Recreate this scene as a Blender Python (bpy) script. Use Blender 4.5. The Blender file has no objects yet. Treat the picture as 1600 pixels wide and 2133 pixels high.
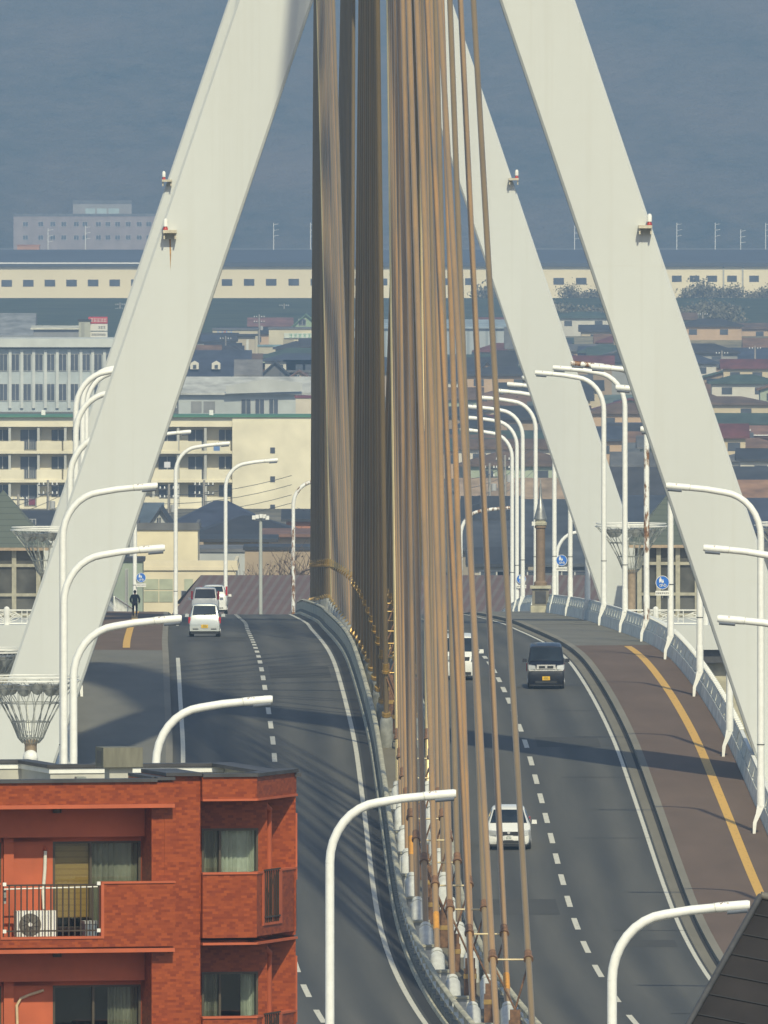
import bpy, bmesh, math, random
from mathutils import Vector, Matrix
from math import sin, cos, pi, radians, sqrt, atan2, hypot

random.seed(7)
S = bpy.context.scene
COL = S.collection

# ---------------------------------------------------------------- camera, sky, sun, exposure
FPX, CX, HY, CZ = 35000.0, 800.0, 265.0, 42.0          # long lens: focal length in photo pixels, principal column, horizon row, camera height
cam_d = bpy.data.cameras.new('camera'); cam = bpy.data.objects.new('camera', cam_d); COL.objects.link(cam)
cam.location = (0, 0, CZ); cam.rotation_euler = (pi/2, 0, 0)
cam_d.sensor_fit = 'HORIZONTAL'; cam_d.sensor_width = 36.0
cam_d.lens = 36.0*FPX/1600.0
cam_d.shift_y = -(2133/2.0-HY)/1600.0
cam_d.clip_start = 5.0; cam_d.clip_end = 40000.0
S.camera = cam

SUN_A, SUN_B = 0.19, -1.10                              # sun stands behind the camera, a little to its right
sun_el = math.atan(1/hypot(SUN_A, SUN_B)); sun_az = atan2(SUN_A, SUN_B)
w = bpy.data.worlds.new('World'); S.world = w; w.use_nodes = True
nt = w.node_tree; bg = nt.nodes['Background']
sky = nt.nodes.new('ShaderNodeTexSky'); sky.sky_type = 'NISHITA'; sky.sun_disc = False
sky.sun_elevation = sun_el; sky.sun_rotation = sun_az; sky.air_density = 1.0; sky.dust_density = 1.5; sky.ozone_density = 1.0
nt.links.new(sky.outputs[0], bg.inputs[0]); bg.inputs[1].default_value = 0.125
sl = bpy.data.lights.new('sun', 'SUN'); sl.energy = 4.6; sl.angle = radians(0.8); sl.color = (1.0, 0.93, 0.67)
so = bpy.data.objects.new('sun', sl); COL.objects.link(so)
so.rotation_euler = Vector((-SUN_A, -SUN_B, -1)).to_track_quat('-Z', 'Y').to_euler()
so.location = (200, -300, 300)
S.view_settings.view_transform = 'Standard'; S.view_settings.look = 'None'
S.view_settings.exposure = 0.0; S.view_settings.gamma = 1.0

# ---------------------------------------------------------------- helpers
def XP(px, d): return (px-CX)*d/FPX
def ZY(y, d): return CZ-(y-HY)*d/FPX
def GD(y, z=0.0): return (CZ-z)*FPX/(y-HY)               # distance at which level z is seen on row y
def interp(t, x):
    if x <= t[0][0]: (a, b), (c, d) = t[0], t[1]
    elif x >= t[-1][0]: (a, b), (c, d) = t[-2], t[-1]
    else:
        for i in range(len(t)-1):
            if t[i][0] <= x <= t[i+1][0]: (a, b), (c, d) = t[i], t[i+1]; break
    return b+(d-b)*(x-a)/(c-a)
def smooth(t, r):
    def f(x): return sum(interp(t, x+r*k/4.0)*(5-abs(k)) for k in range(-4, 5))/25.0
    return f
zd = smooth([(250, 2.0), (440, 8.2), (560, 12.19), (640, 14.91), (680, 16.36), (700, 17.0), (720, 17.45), (740, 17.68), (760, 17.78), (780, 17.63),
      (800, 17.34), (820, 16.96), (850, 16.35), (900, 15.3), (950, 14.14), (1000, 12.9), (1040, 11.86), (1100, 10.0), (1160, 7.7), (1250, 4.2)], 12)
xm = smooth([(300, 52), (360, 37), (400, 28), (440, 19.4), (480, 11.9), (520, 6.3), (544, 4.25), (560, 3.15), (574, 2.45), (585, 2.05), (600, 1.68), (620, 1.42), (648, 1.15),
      (666, .95), (687, .72), (720, .2), (742, -.12), (772, -.55), (800, -.95), (840, -1.45), (880, -1.95), (920, -2.35), (960, -2.95), (1000, -3.5), (1040, -4), (1100, -4.6), (1160, -5.0), (1250, -5.5)], 10)
def grade(d): return (zd(d+2)-zd(d-2))/4.0
def BP(o, d, h=0.0): return Vector((xm(d)+o, d, zd(d)+h))   # a point of the bridge: offset from its axis, distance, height over the deck

class MB:
    def __init__(s): s.v = []; s.f = []; s.m = []; s.uv = []
    def add(s, vs, fs, mi=0):
        n = len(s.v); s.v += [tuple(p) for p in vs]
        for f in fs: s.f.append(tuple(n+i for i in f)); s.m.append(mi)
        return s
    def box(s, c, z, mi=0, rz=0.0, taper=1.0):
        vs = []
        for dz in (-.5, .5):
            t = 1.0 if dz < 0 else taper
            for dx, dy in ((-.5, -.5), (.5, -.5), (.5, .5), (-.5, .5)):
                x, y = dx*z[0]*t, dy*z[1]*t
                vs.append((c[0]+x*cos(rz)-y*sin(rz), c[1]+x*sin(rz)+y*cos(rz), c[2]+dz*z[2]))
        return s.add(vs, [(3, 2, 1, 0), (4, 5, 6, 7), (0, 1, 5, 4), (1, 2, 6, 5), (2, 3, 7, 6), (3, 0, 4, 7)], mi)
    def bb(s, x0, x1, y0, y1, z0, z1, mi=0): return s.box(((x0+x1)/2, (y0+y1)/2, (z0+z1)/2), (x1-x0, y1-y0, z1-z0), mi)
    def loft(s, rings, mi=0, caps=True, closed=True):
        n = len(rings[0]); vs = [p for r in rings for p in r]; fs = []
        for i in range(len(rings)-1):
            for j in range(n if closed else n-1):
                k = (j+1) % n
                fs.append((i*n+j, i*n+k, (i+1)*n+k, (i+1)*n+j))
        if caps and closed: fs += [tuple(range(n-1, -1, -1)), tuple((len(rings)-1)*n+i for i in range(n))]
        return s.add(vs, fs, mi)
    def tube(s, pts, r, n=10, mi=0, caps=True, flat=1.0):
        pts = [Vector(p) for p in pts]; rings = []
        t0 = (pts[1]-pts[0]).normalized()
        ref = Vector((0, 0, 1)) if abs(t0.z) < .9 else Vector((0, 1, 0))
        u = t0.cross(ref).normalized()
        for i, p in enumerate(pts):
            t = (pts[min(i+1, len(pts)-1)]-pts[max(i-1, 0)]).normalized()
            u = (u-t*u.dot(t)).normalized(); q = t.cross(u)
            rr = r[i] if isinstance(r, (list, tuple)) else r
            rings.append([p+u*(rr*cos(2*pi*k/n))+q*(rr*flat*sin(2*pi*k/n)) for k in range(n)])
        return s.loft(rings, mi, caps)
    def lathe(s, prof, c=(0, 0, 0), n=16, mi=0):
        return s.loft([[(c[0]+r*cos(2*pi*k/n), c[1]+r*sin(2*pi*k/n), c[2]+z) for k in range(n)] for r, z in prof], mi)
    def prism(s, poly, y0, y1, mi=0):                       # polygon in x,z pushed along y
        n = len(poly)
        vs = [(x, y0, z) for x, z in poly]+[(x, y1, z) for x, z in poly]
        return s.add(vs, [tuple(range(n)), tuple(range(2*n-1, n-1, -1))]+[((i+1) % n, i, n+i, n+(i+1) % n) for i in range(n)], mi)
    def poly(s, vs, mi=0): return s.add(vs, [tuple(range(len(vs)))], mi)
    def ribbon(s, prof, d0, d1, step=4.0, mi=0, close=False):  # cross-section [(offset, height)] swept along the bridge
        n = max(2, int(abs(d1-d0)/step)+1); k = len(prof)
        for i in range(n):
            d = d0+(d1-d0)*i/(n-1)
            for o, h in prof: s.v.append(tuple(BP(o, d, h))); s.uv.append((o, d))
        base = len(s.v)-n*k
        for i in range(n-1):
            for j in range(k if close else k-1):
                a, b = base+i*k+j, base+i*k+(j+1) % k
                s.f.append((a, b, b+k, a+k)); s.m.append(mi)
        if close:
            s.f.append(tuple(base+j for j in range(k-1, -1, -1))); s.m.append(mi)
            s.f.append(tuple(base+(n-1)*k+j for j in range(k))); s.m.append(mi)
        return s
    def build(s, name, mats, parent=None, sm=None, local=False):
        me = bpy.data.meshes.new(name)
        org = Vector((0, 0, 0))
        if parent is not None and not local: org = ORG[parent.name]
        me.from_pydata([(p[0]-org.x, p[1]-org.y, p[2]-org.z) for p in s.v], [], s.f)
        if not isinstance(mats, (list, tuple)): mats = [mats]
        for mt in mats: me.materials.append(mt)
        me.polygons.foreach_set('material_index', s.m)
        me.update()
        bm = bmesh.new(); bm.from_mesh(me); bmesh.ops.recalc_face_normals(bm, faces=bm.faces); bm.to_mesh(me); bm.free()
        uvl = me.uv_layers.new(name='UVMap')
        own = len(s.uv) == len(s.v)
        for p in me.polygons:
            nn = p.normal
            h = hypot(nn.x, nn.y)
            for li in p.loop_indices:
                vi = me.loops[li].vertex_index
                if own: uvl.data[li].uv = s.uv[vi]
                else:
                    q = me.vertices[vi].co
                    if abs(nn.z) > .75 or h < 1e-6: uvl.data[li].uv = (q.x, q.y)
                    else: uvl.data[li].uv = ((-nn.y*q.x+nn.x*q.y)/h, q.z)
        if sm:
            me.polygons.foreach_set('use_smooth', [True]*len(me.polygons))
            me.set_sharp_from_angle(angle=radians(sm))
        o = bpy.data.objects.new(name, me); COL.objects.link(o)
        if parent is not None: o.parent = parent
        ORG[o.name] = org if parent is not None else Vector((0, 0, 0))
        return o
ORG = {}
def tag(o, label=None, cat=None, group=None, kind=None):
    if label: o['label'] = label
    if cat: o['category'] = cat
    if group: o['group'] = group
    if kind: o['kind'] = kind
    return o
def thing(name, label, cat, loc, rz=0.0, group=None):
    o = bpy.data.objects.new(name, None); COL.objects.link(o); o.empty_display_size = .3
    o.location = loc; o.rotation_euler = (0, 0, rz); ORG[o.name] = Vector(loc)
    return tag(o, label, cat, group)
def copy_tree(o, parent=None):
    c = o.copy(); COL.objects.link(c); ORG[c.name] = Vector(c.location) if parent is None else ORG.get(o.name, Vector())
    if parent is not None: c.parent = parent
    for ch in list(o.children): copy_tree(ch, c)
    return c
def struct(name, mb, mats, sm=None): return tag(mb.build(name, mats, sm=sm), kind='structure')
def text(body, size, name, mt, parent, loc, rot=(pi/2, 0, 0), squash=1.0, ext=.004):
    cu = bpy.data.curves.new('lettering', 'FONT'); cu.body = body; cu.size = size; cu.align_x = 'CENTER'; cu.align_y = 'CENTER'; cu.extrude = ext
    t = bpy.data.objects.new('lettering', cu); COL.objects.link(t)
    bpy.context.view_layer.update()
    me = bpy.data.meshes.new_from_object(t.evaluated_get(bpy.context.evaluated_depsgraph_get()))
    bpy.data.objects.remove(t)
    M = Matrix.Translation(Vector(loc)-ORG[parent.name]) @ Matrix.Rotation(rot[2], 4, 'Z') @ Matrix.Rotation(rot[0], 4, 'X') @ Matrix.Diagonal((squash, 1, 1, 1))
    me.transform(M); me.materials.clear(); me.materials.append(mt)
    o = bpy.data.objects.new(name, me); COL.objects.link(o); o.parent = parent; ORG[o.name] = ORG[parent.name]
    return o

def marks(n, size, name, mt, parent, loc, width=.95):
    # lettering too blurred in the photo to read: the same number of characters, each a few crossing strokes
    q = random.Random(n*7+int(size*100)); mb = MB(); y0, y1 = loc[1]-.006, loc[1]
    for k in range(n):
        cx_ = loc[0]+(k-(n-1)/2.0)*size*width; h = size*.42; b = size*.05
        zs_ = sorted(loc[2]+h*f for f in (-.8+q.uniform(-.1, .1), q.uniform(-.2, .2), .8+q.uniform(-.1, .1)))
        xs_ = cx_+h*q.uniform(-.45, .45)
        mb.bb(xs_-b, xs_+b, y0, y1, loc[2]-h, loc[2]+h)
        for i, z_ in enumerate(zs_): e = h*(.9 if i != 1 else .65); mb.bb(cx_-e, cx_+e, y0-.003*(i+1), y1-.001*(i+1), z_-b, z_+b)
    return mb.build(name, mt, parent)

# ---------------------------------------------------------------- materials
def L(r, g, b):
    f = lambda c: (c/255.0/12.92) if c < 10.3 else ((c/255.0+.055)/1.055)**2.4
    return (f(r), f(g), f(b))
def nodes(name):
    m = bpy.data.materials.new(name); m.use_nodes = True
    return m, m.node_tree, m.node_tree.nodes['Principled BSDF']
def mixc(t, fac, a, b, mode='MIX'):
    n = t.nodes.new('ShaderNodeMix'); n.data_type = 'RGBA'; n.blend_type = mode
    for sock, val in ((0, fac), (6, a), (7, b)):
        if hasattr(val, 'links'): t.links.new(val, n.inputs[sock])
        elif isinstance(val, (int, float)): n.inputs[sock].default_value = val
        else: n.inputs[sock].default_value = (*val, 1)
    return n.outputs[2]
def mth(t, op, a, b=None):
    n = t.nodes.new('ShaderNodeMath'); n.operation = op
    for i, val in enumerate((a, b)):
        if val is None: continue
        if hasattr(val, 'links'): t.links.new(val, n.inputs[i])
        else: n.inputs[i].default_value = val
    return n.outputs[0]
def noise(t, scale, vec=None, detail=4.0, stretch=None, uv=False, rough=.55):
    tc = t.nodes.new('ShaderNodeTexCoord'); out = tc.outputs['UV' if uv else 'Object']
    if stretch:
        mp = t.nodes.new('ShaderNodeMapping'); mp.inputs['Scale'].default_value = stretch
        t.links.new(out, mp.inputs[0]); out = mp.outputs[0]
    n = t.nodes.new('ShaderNodeTexNoise'); n.inputs['Scale'].default_value = scale; n.inputs['Detail'].default_value = detail; n.inputs['Roughness'].default_value = rough
    t.links.new(out, n.inputs['Vector'])
    return n.outputs['Fac']
def ramp(t, fac, a, b, ca=(0, 0, 0), cb=(1, 1, 1)):
    n = t.nodes.new('ShaderNodeValToRGB'); e = n.color_ramp.elements
    e[0].position = a; e[1].position = b; e[0].color = (*ca, 1); e[1].color = (*cb, 1)
    t.links.new(fac, n.inputs[0]); return n.outputs[0]
def bump(t, b, h, st, dist=.02):
    n = t.nodes.new('ShaderNodeBump'); n.inputs['Strength'].default_value = st; n.inputs['Distance'].default_value = dist
    t.links.new(h, n.inputs['Height']); t.links.new(n.outputs[0], b.inputs['Normal'])
MATS = {}
def mat(name, c, rough=.6, var=.12, scale=2.0, metal=0.0, spec=.5, c2=None, stretch=None, bmp=0.0, detail=4.0):
    if name in MATS: return MATS[name]
    m, t, b = nodes(name)
    n = noise(t, scale, stretch=stretch, detail=detail)
    c2 = c2 or tuple(x*(1-2.2*var) for x in c)
    hi = tuple(min(1, x*(1+var)) for x in c)
    t.links.new(ramp(t, n, .28, .72, c2, hi), b.inputs['Base Color'])
    b.inputs['Roughness'].default_value = rough; b.inputs['Metallic'].default_value = metal; b.inputs['Specular IOR Level'].default_value = spec
    if bmp: bump(t, b, n, bmp)
    MATS[name] = m; return m

def m_tower():
    m, t, b = nodes('tower_paint')
    n = noise(t, .22, detail=6, stretch=(1, 1, .25)); n2 = noise(t, 2.5, detail=3)
    c = ramp(t, n, .25, .75, (.515, .53, .51), (.58, .60, .575))
    st = noise(t, 1.1, detail=7, stretch=(2.2, 1, .05), rough=.65)
    c = mixc(t, mth(t, 'MULTIPLY', ramp(t, st, .52, .8), .22), c, (.40, .38, .31))
    c = mixc(t, mth(t, 'MULTIPLY', n2, .15), c, (.43, .43, .39))
    t.links.new(c, b.inputs['Base Color']); b.inputs['Roughness'].default_value = .55; b.inputs['Specular IOR Level'].default_value = .35
    return m
def m_lamp(rust):
    m, t, b = nodes('lamp_paint_rusty' if rust else 'lamp_paint')
    n = noise(t, .9, detail=8, stretch=(2.2, 2.2, .7), rough=.7); n2 = noise(t, 5, detail=3)
    c = ramp(t, n2, .2, .8, (.72, .72, .67), (.84, .84, .79))
    lo, hi = ((.49, .55) if rust else (.635, .66))
    rr = ramp(t, noise(t, 9, detail=5), .3, .7, (.10, .045, .02), (.30, .15, .06))
    c = mixc(t, ramp(t, n, lo, hi), c, rr)
    t.links.new(c, b.inputs['Base Color']); b.inputs['Roughness'].default_value = .42
    return m
def m_asphalt():
    m, t, b = nodes('asphalt')
    n = noise(t, 1.0, uv=True, stretch=(.9, .035, 1), detail=6); n2 = noise(t, 38, uv=True, detail=2); n3 = noise(t, .5, uv=True, stretch=(.5, .09, 1))
    c = ramp(t, n, .3, .7, (.062, .064, .061), (.108, .105, .092))
    tc = t.nodes.new('ShaderNodeTexCoord'); sp = t.nodes.new('ShaderNodeSeparateXYZ'); t.links.new(tc.outputs['UV'], sp.inputs[0])
    u = mth(t, 'SUBTRACT', mth(t, 'ABSOLUTE', sp.outputs[0]), 1.55)
    tr = mth(t, 'MULTIPLY_ADD', mth(t, 'COSINE', mth(t, 'MULTIPLY', u, 2*pi/1.8)), .5); t.nodes[-1].inputs[2].default_value = .5
    c = mixc(t, mth(t, 'MULTIPLY', tr, mth(t, 'MULTIPLY', n3, 1.25)), c, (.030, .034, .038))
    c = mixc(t, mth(t, 'MULTIPLY', n2, .35), c, (.105, .10, .088))
    t.links.new(c, b.inputs['Base Color']); b.inputs['Roughness'].default_value = .82; b.inputs['Specular IOR Level'].default_value = .25
    bump(t, b, n2, .25, .006)
    return m
def m_paving(name, c, seam=.0):
    m, t, b = nodes(name)
    n = noise(t, .9, uv=True, stretch=(.6, .12, 1), detail=6); n2 = noise(t, 30, uv=True, detail=2)
    k = ramp(t, n, .3, .7, tuple(x*.82 for x in c), tuple(x*1.12 for x in c))
    k = mixc(t, mth(t, 'MULTIPLY', n2, .3), k, tuple(x*1.35 for x in c))
    t.links.new(k, b.inputs['Base Color']); b.inputs['Roughness'].default_value = .85; b.inputs['Specular IOR Level'].default_value = .2
    return m
def m_line(name, c):
    m, t, b = nodes(name)
    n = noise(t, 7, uv=True, stretch=(1, .25, 1), detail=6, rough=.7)
    k = mixc(t, ramp(t, n, .56, .72), c, tuple(x*.33 for x in c))
    t.links.new(k, b.inputs['Base Color']); b.inputs['Roughness'].default_value = .6
    return m
def m_brick():
    m, t, b = nodes('brick_tile')
    tc = t.nodes.new('ShaderNodeTexCoord')
    def br(sc, c1, c2, bias, w=.118, h=.052, off=(0, 0, 0)):
        mp = t.nodes.new('ShaderNodeMapping'); mp.inputs['Location'].default_value = off; t.links.new(tc.outputs['UV'], mp.inputs[0])
        n = t.nodes.new('ShaderNodeTexBrick'); t.links.new(mp.outputs[0], n.inputs['Vector'])
        n.inputs['Scale'].default_value = sc; n.inputs['Brick Width'].default_value = w; n.inputs['Row Height'].default_value = h
        n.inputs['Mortar Size'].default_value = .0012; n.inputs['Mortar Smooth'].default_value = .2; n.inputs['Bias'].default_value = bias
        n.inputs['Color1'].default_value = (*c1, 1); n.inputs['Color2'].default_value = (*c2, 1); n.inputs['Mortar'].default_value = (.22, .045, .012, 1)
        return n
    a = br(1, (.30, .060, .011), (.165, .024, .005), -.05)
    h = br(1, (0, 0, 0), (1, 1, 1), -.55, off=(.118*7, .052*4, 0))
    c = mixc(t, mth(t, 'MULTIPLY', ramp(t, h.outputs[0], .55, .85), .5), a.outputs[0], (.37, .125, .025))
    c = mixc(t, mth(t, 'MULTIPLY', noise(t, .8), .14), c, (.27, .05, .012))
    t.links.new(c, b.inputs['Base Color']); b.inputs['Roughness'].default_value = .48; b.inputs['Specular IOR Level'].default_value = .35
    bump(t, b, a.outputs[1], -.25, .003)
    return m
def m_cable(name, c, c2):
    m, t, b = nodes(name)
    n = noise(t, .28, stretch=(3, 1, 1), detail=5); n2 = noise(t, 6, detail=3)
    k = ramp(t, n, .34, .68, c2, c)
    k = mixc(t, mth(t, 'MULTIPLY', n2, .25), k, tuple(x*.6 for x in c2))
    t.links.new(k, b.inputs['Base Color']); b.inputs['Roughness'].default_value = .30; b.inputs['Specular IOR Level'].default_value = .6
    return m
def m_wrap():
    m, t, b = nodes('polished_cable_wrap')
    n = noise(t, .5, detail=5); n2 = noise(t, 7, detail=3)
    k = ramp(t, n, .3, .7, (.90, .66, .30), (1.0, .80, .42)); k = mixc(t, mth(t, 'MULTIPLY', n2, .2), k, (.35, .24, .12))
    t.links.new(k, b.inputs['Base Color']); b.inputs['Metallic'].default_value = .85; b.inputs['Roughness'].default_value = .5
    return m
def m_stripe(name, ca, cb, per, width=.25, axis=0, slant=0.0, rough=.6, var=.2):
    m, t, b = nodes(name)
    tc = t.nodes.new('ShaderNodeTexCoord'); sp = t.nodes.new('ShaderNodeSeparateXYZ'); t.links.new(tc.outputs['UV'], sp.inputs[0])
    u = sp.outputs[axis]
    if slant: u = mth(t, 'ADD', u, mth(t, 'MULTIPLY', sp.outputs[1-axis], slant))
    f = mth(t, 'FRACT', mth(t, 'DIVIDE', u, per))
    k = mixc(t, mth(t, 'LESS_THAN', f, width), ca, cb)
    k = mixc(t, mth(t, 'MULTIPLY', noise(t, .7, detail=6), var*2), k, tuple(x*.45 for x in ca))
    t.links.new(k, b.inputs['Base Color']); b.inputs['Roughness'].default_value = rough
    return m
def m_glass(name, c=(.05, .07, .09), rough=.08):
    m, t, b = nodes(name)
    n = noise(t, .8, detail=3)
    t.links.new(ramp(t, n, .35, .65, tuple(x*.55 for x in c), tuple(x*1.35 for x in c)), b.inputs['Base Color'])
    b.inputs['Roughness'].default_value = rough; b.inputs['Specular IOR Level'].default_value = .7
    return m
def m_forest():
    m, t, b = nodes('forest_slope')
    n = noise(t, .010, detail=10, rough=.66, stretch=(1, .3, 3.2)); n2 = noise(t, .085, detail=6, rough=.7, stretch=(1, .4, 2.2))
    c = ramp(t, n, .38, .64, (.018, .030, .022), (.115, .088, .066))
    c = mixc(t, mth(t, 'MULTIPLY', ramp(t, n2, .35, .7), .55), c, (.16, .13, .10))
    t.links.new(c, b.inputs['Base Color']); b.inputs['Roughness'].default_value = .95; b.inputs['Specular IOR Level'].default_value = .0
    bump(t, b, n2, 1.0, 6.0)
    return m
M_TOWER = m_tower(); M_LAMP = m_lamp(False); M_RUSTY = m_lamp(True); M_ASPH = m_asphalt(); M_BRICK = m_brick()
M_BROWN = m_paving('brown_paving', (.128, .090, .068)); M_GREY = m_paving('grey_paving', (.150, .145, .125)); M_CONC = m_paving('gutter_concrete', (.17, .155, .12))
M_KERB = m_paving('kerb_stone', (.20, .185, .15)); M_DARKG = m_paving('gutter_dark', (.035, .035, .036))
M_WLINE = m_line('white_marking', (.56, .54, .45)); M_YLINE = m_line('yellow_marking', (.62, .36, .06))
M_CAB = [m_cable('cable_brown', (.345, .215, .098), (.25, .175, .100)), m_cable('cable_grey_brown', (.24, .170, .088), (.185, .140, .082)), m_cable('cable_orange_brown', (.40, .225, .085), (.25, .17, .09))]  # grey-brown variant set darker, putting underside shade of the rear fans into its colour
M_CAB.append(m_wrap())
M_RING = mat('clamp_rust', (.20, .105, .05), .5, .2, 8); M_GOLD = mat('brass_band', (.55, .36, .12), .35, .12, 6, metal=.6)
M_SOCK = mat('socket_white', (.56, .56, .51), .5, .1, 4); M_BLOCK = mat('anchor_grey', (.30, .31, .29), .7, .2, 3); M_RUST = mat('damper_rust', (.17, .085, .035), .6, .3, 6, c2=(.06, .03, .015))
M_PAR = mat('parapet_grey', (.74, .75, .68), .65, .15, 1.2); M_PARW = mat('parapet_white', (.76, .76, .70), .5, .08, 2); M_PARM = mat('median_parapet', (.46, .43, .31), .7, .18, 1.5, c2=(.25, .24, .18))
M_WHITE = mat('white_metal', (.76, .76, .71), .5, .06, 3); M_STEEL = mat('brushed_steel', (.46, .46, .43), .35, .12, 4, metal=.7); M_TAN = mat('tan_column', (.36, .27, .18), .55, .12, 5)
M_BLACK = mat('black_rubber', (.018, .018, .019), .7, .1, 5); M_DARK = mat('dark_metal', (.06, .06, .062), .5, .15, 5)
M_ORANGE = mat('orange_tape', (.58, .27, .04), .5, .1, 9)
M_GLASS = m_glass('window_glass'); M_GLASSB = m_glass('blue_window_glass', (.075, .10, .14), .15)
# ================================================================ the bridge deck and its surfaces
D0, D1 = 330.0, 1240.0
mb = MB().ribbon([(-14.1, -.25), (14.1, -.25), (14.1, -1.1), (9.5, -1.4), (6.5, -3.2), (-6.5, -3.2), (-9.5, -1.4), (-14.1, -1.1)], D0, D1, 6, 0, True)
struct('bridge_deck', mb, [M_PARW], 30)
struct('road', MB().ribbon([(-9.35, 0), (-1.25, 0)], D0, D1, 3), [M_ASPH])
struct('road', MB().ribbon([(1.25, 0), (8.98, 0)], D0, D1, 3), [M_ASPH])
struct('median_slab', MB().ribbon([(-1.25, .05), (1.25, .05)], D0, D1, 3), [M_CONC])
struct('gutter', MB().ribbon([(8.98, .012), (9.32, .016)], D0, D1, 3), [M_CONC])
struct('drain_channel', MB().ribbon([(9.32, -.01), (9.47, -.01)], D0, D1, 3), [M_DARKG])
struct('drain_channel', MB().ribbon([(-1.66, .006), (-1.25, .03)], D0, D1, 3), [M_DARKG])
struct('drain_channel', MB().ribbon([(1.25, .03), (1.6, .006)], D0, D1, 3), [M_DARKG])
struct('kerb', MB().ribbon([(9.47, -.05), (9.47, .15), (9.75, .17), (9.75, .0)], D0, D1, 3), [M_KERB])
struct('kerb', MB().ribbon([(-9.35, -.05), (-9.35, .15), (-9.63, .17), (-9.63, .0)], D0, D1, 3), [M_KERB])
struct('pavement', MB().ribbon([(9.75, .166), (13.35, .19)], D0, 789, 3), [M_BROWN])
struct('pavement', MB().ribbon([(9.75, .166), (13.35, .19)], 789, D1, 3), [M_GREY])
struct('pavement', MB().ribbon([(-13.35, .19), (-9.63, .166)], D0, 777, 3), [M_GREY])
struct('pavement', MB().ribbon([(-13.35, .19), (-9.63, .166)], 777, D1, 3), [M_BROWN])
for o, hw, mt, a, b in ((8.82, .075, M_WLINE, D0, 1100), (-1.86, .09, M_WLINE, D0, 1100), (-8.93, .09, M_WLINE, 600, 769), (-8.93, .07, M_WLINE, 900, 1100)):
    struct('road_marking', MB().ribbon([(o-hw, .006), (o+hw, .006)], a, b, 3), [mt])
for o, a, b in ((12.15, D0, 786), (-11.3, 782, 1150)):
    struct('tactile_paving', MB().ribbon([(o-.17, .188), (o+.17, .188)], a, b, 3), [M_YLINE])
mb = MB()
for i in range(-18, 52):
    for o, ph in ((5.15, 560), (-5.22, 562)):
        d = ph+10*i
        mb.ribbon([(o-.10, .006), (o+.10, .006)], d-2.5, d+2.5, 2.5)
struct('road_marking', mb, [M_WLINE])
mb = MB()
for d in (885, 962, 545):
    mb.ribbon([(-9.3, .008), (-1.3, .008)], d, d+.55, .5); mb.ribbon([(1.3, .008), (8.95, .008)], d, d+.55, .5); mb.ribbon([(9.78, .192), (13.3, .196)], d, d+.45, .45)
struct('expansion_joint', mb, [M_DARKG])
mb = MB()
for d in (563, 597, 640, 671, 712, 741): mb.ribbon([(6.0+(d % 5)*.2, .007), (9.0, .007)], d, d+.12, .12)
struct('road_seam', mb, [M_DARKG])
mb = MB()
for o0, o1, a, b in ((5.6, 8.2, 688, 694), (1.9, 4.7, 604, 611), (-8.6, -5.6, 668, 676), (-4.9, -2.2, 742, 756), (6.2, 8.4, 590, 593), (-8.4, -5.5, 815, 835)): mb.ribbon([(o0, .005), (o1, .005)], a, b, 3)
struct('road_patch', mb, [m_paving('patched_asphalt', (.058, .058, .055))])

# ---------------------------------------------------------------- parapets along the pavements and the median
def parapet(side, label):
    t = thing('bridge_parapet', label, 'parapet', BP(side*13.4, 700))
    s = side
    MB().ribbon([(s*13.36, .1), (s*13.44, .74), (s*13.62, .74), (s*13.62, .1)], D0, D1, 4, 0, True).build('lower_wall', M_PAR, t)
    up = MB().ribbon([(s*13.50, .743), (s*13.60, 1.22), (s*13.70, 1.22), (s*13.62, .743)], D0, D1, 4, 0, True)
    up.build('upper_wall', M_PAR, t)
    rb = MB()
    d = D0
    while d < D1:
        rb.ribbon([(s*13.47, .80), (s*13.565, 1.16), (s*13.60, 1.16), (s*13.50, .80)], d+.5, d+4.6, 4.1, 0, True)
        d += 5.0
    rb.build('panels', mat('parapet_panel', (.70, .71, .63), .7, .12, 3), t)
    MB().ribbon([(s*13.59, 1.222), (s*13.59, 1.29), (s*13.73, 1.29), (s*13.73, 1.222)], D0, D1, 4, 0, True).build('cap_rail', M_PARW, t)
    if s > 0:
        b0 = MB().box((0, 0, 0), (.20, .62, .09)).build('cap_block', M_PARW, t, local=True)
        for i in range(98):
            b = b0 if i == 0 else b0.copy()
            if i: COL.objects.link(b)
            b.location = BP(s*13.66, 680+1.28*i, 1.336)-ORG[t.name]
    return t
parapet(1, 'grey solid parapet wall with white cap along the right pavement')
parapet(-1, 'pale parapet wall along the left pavement, mostly hidden behind the white leg')
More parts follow.
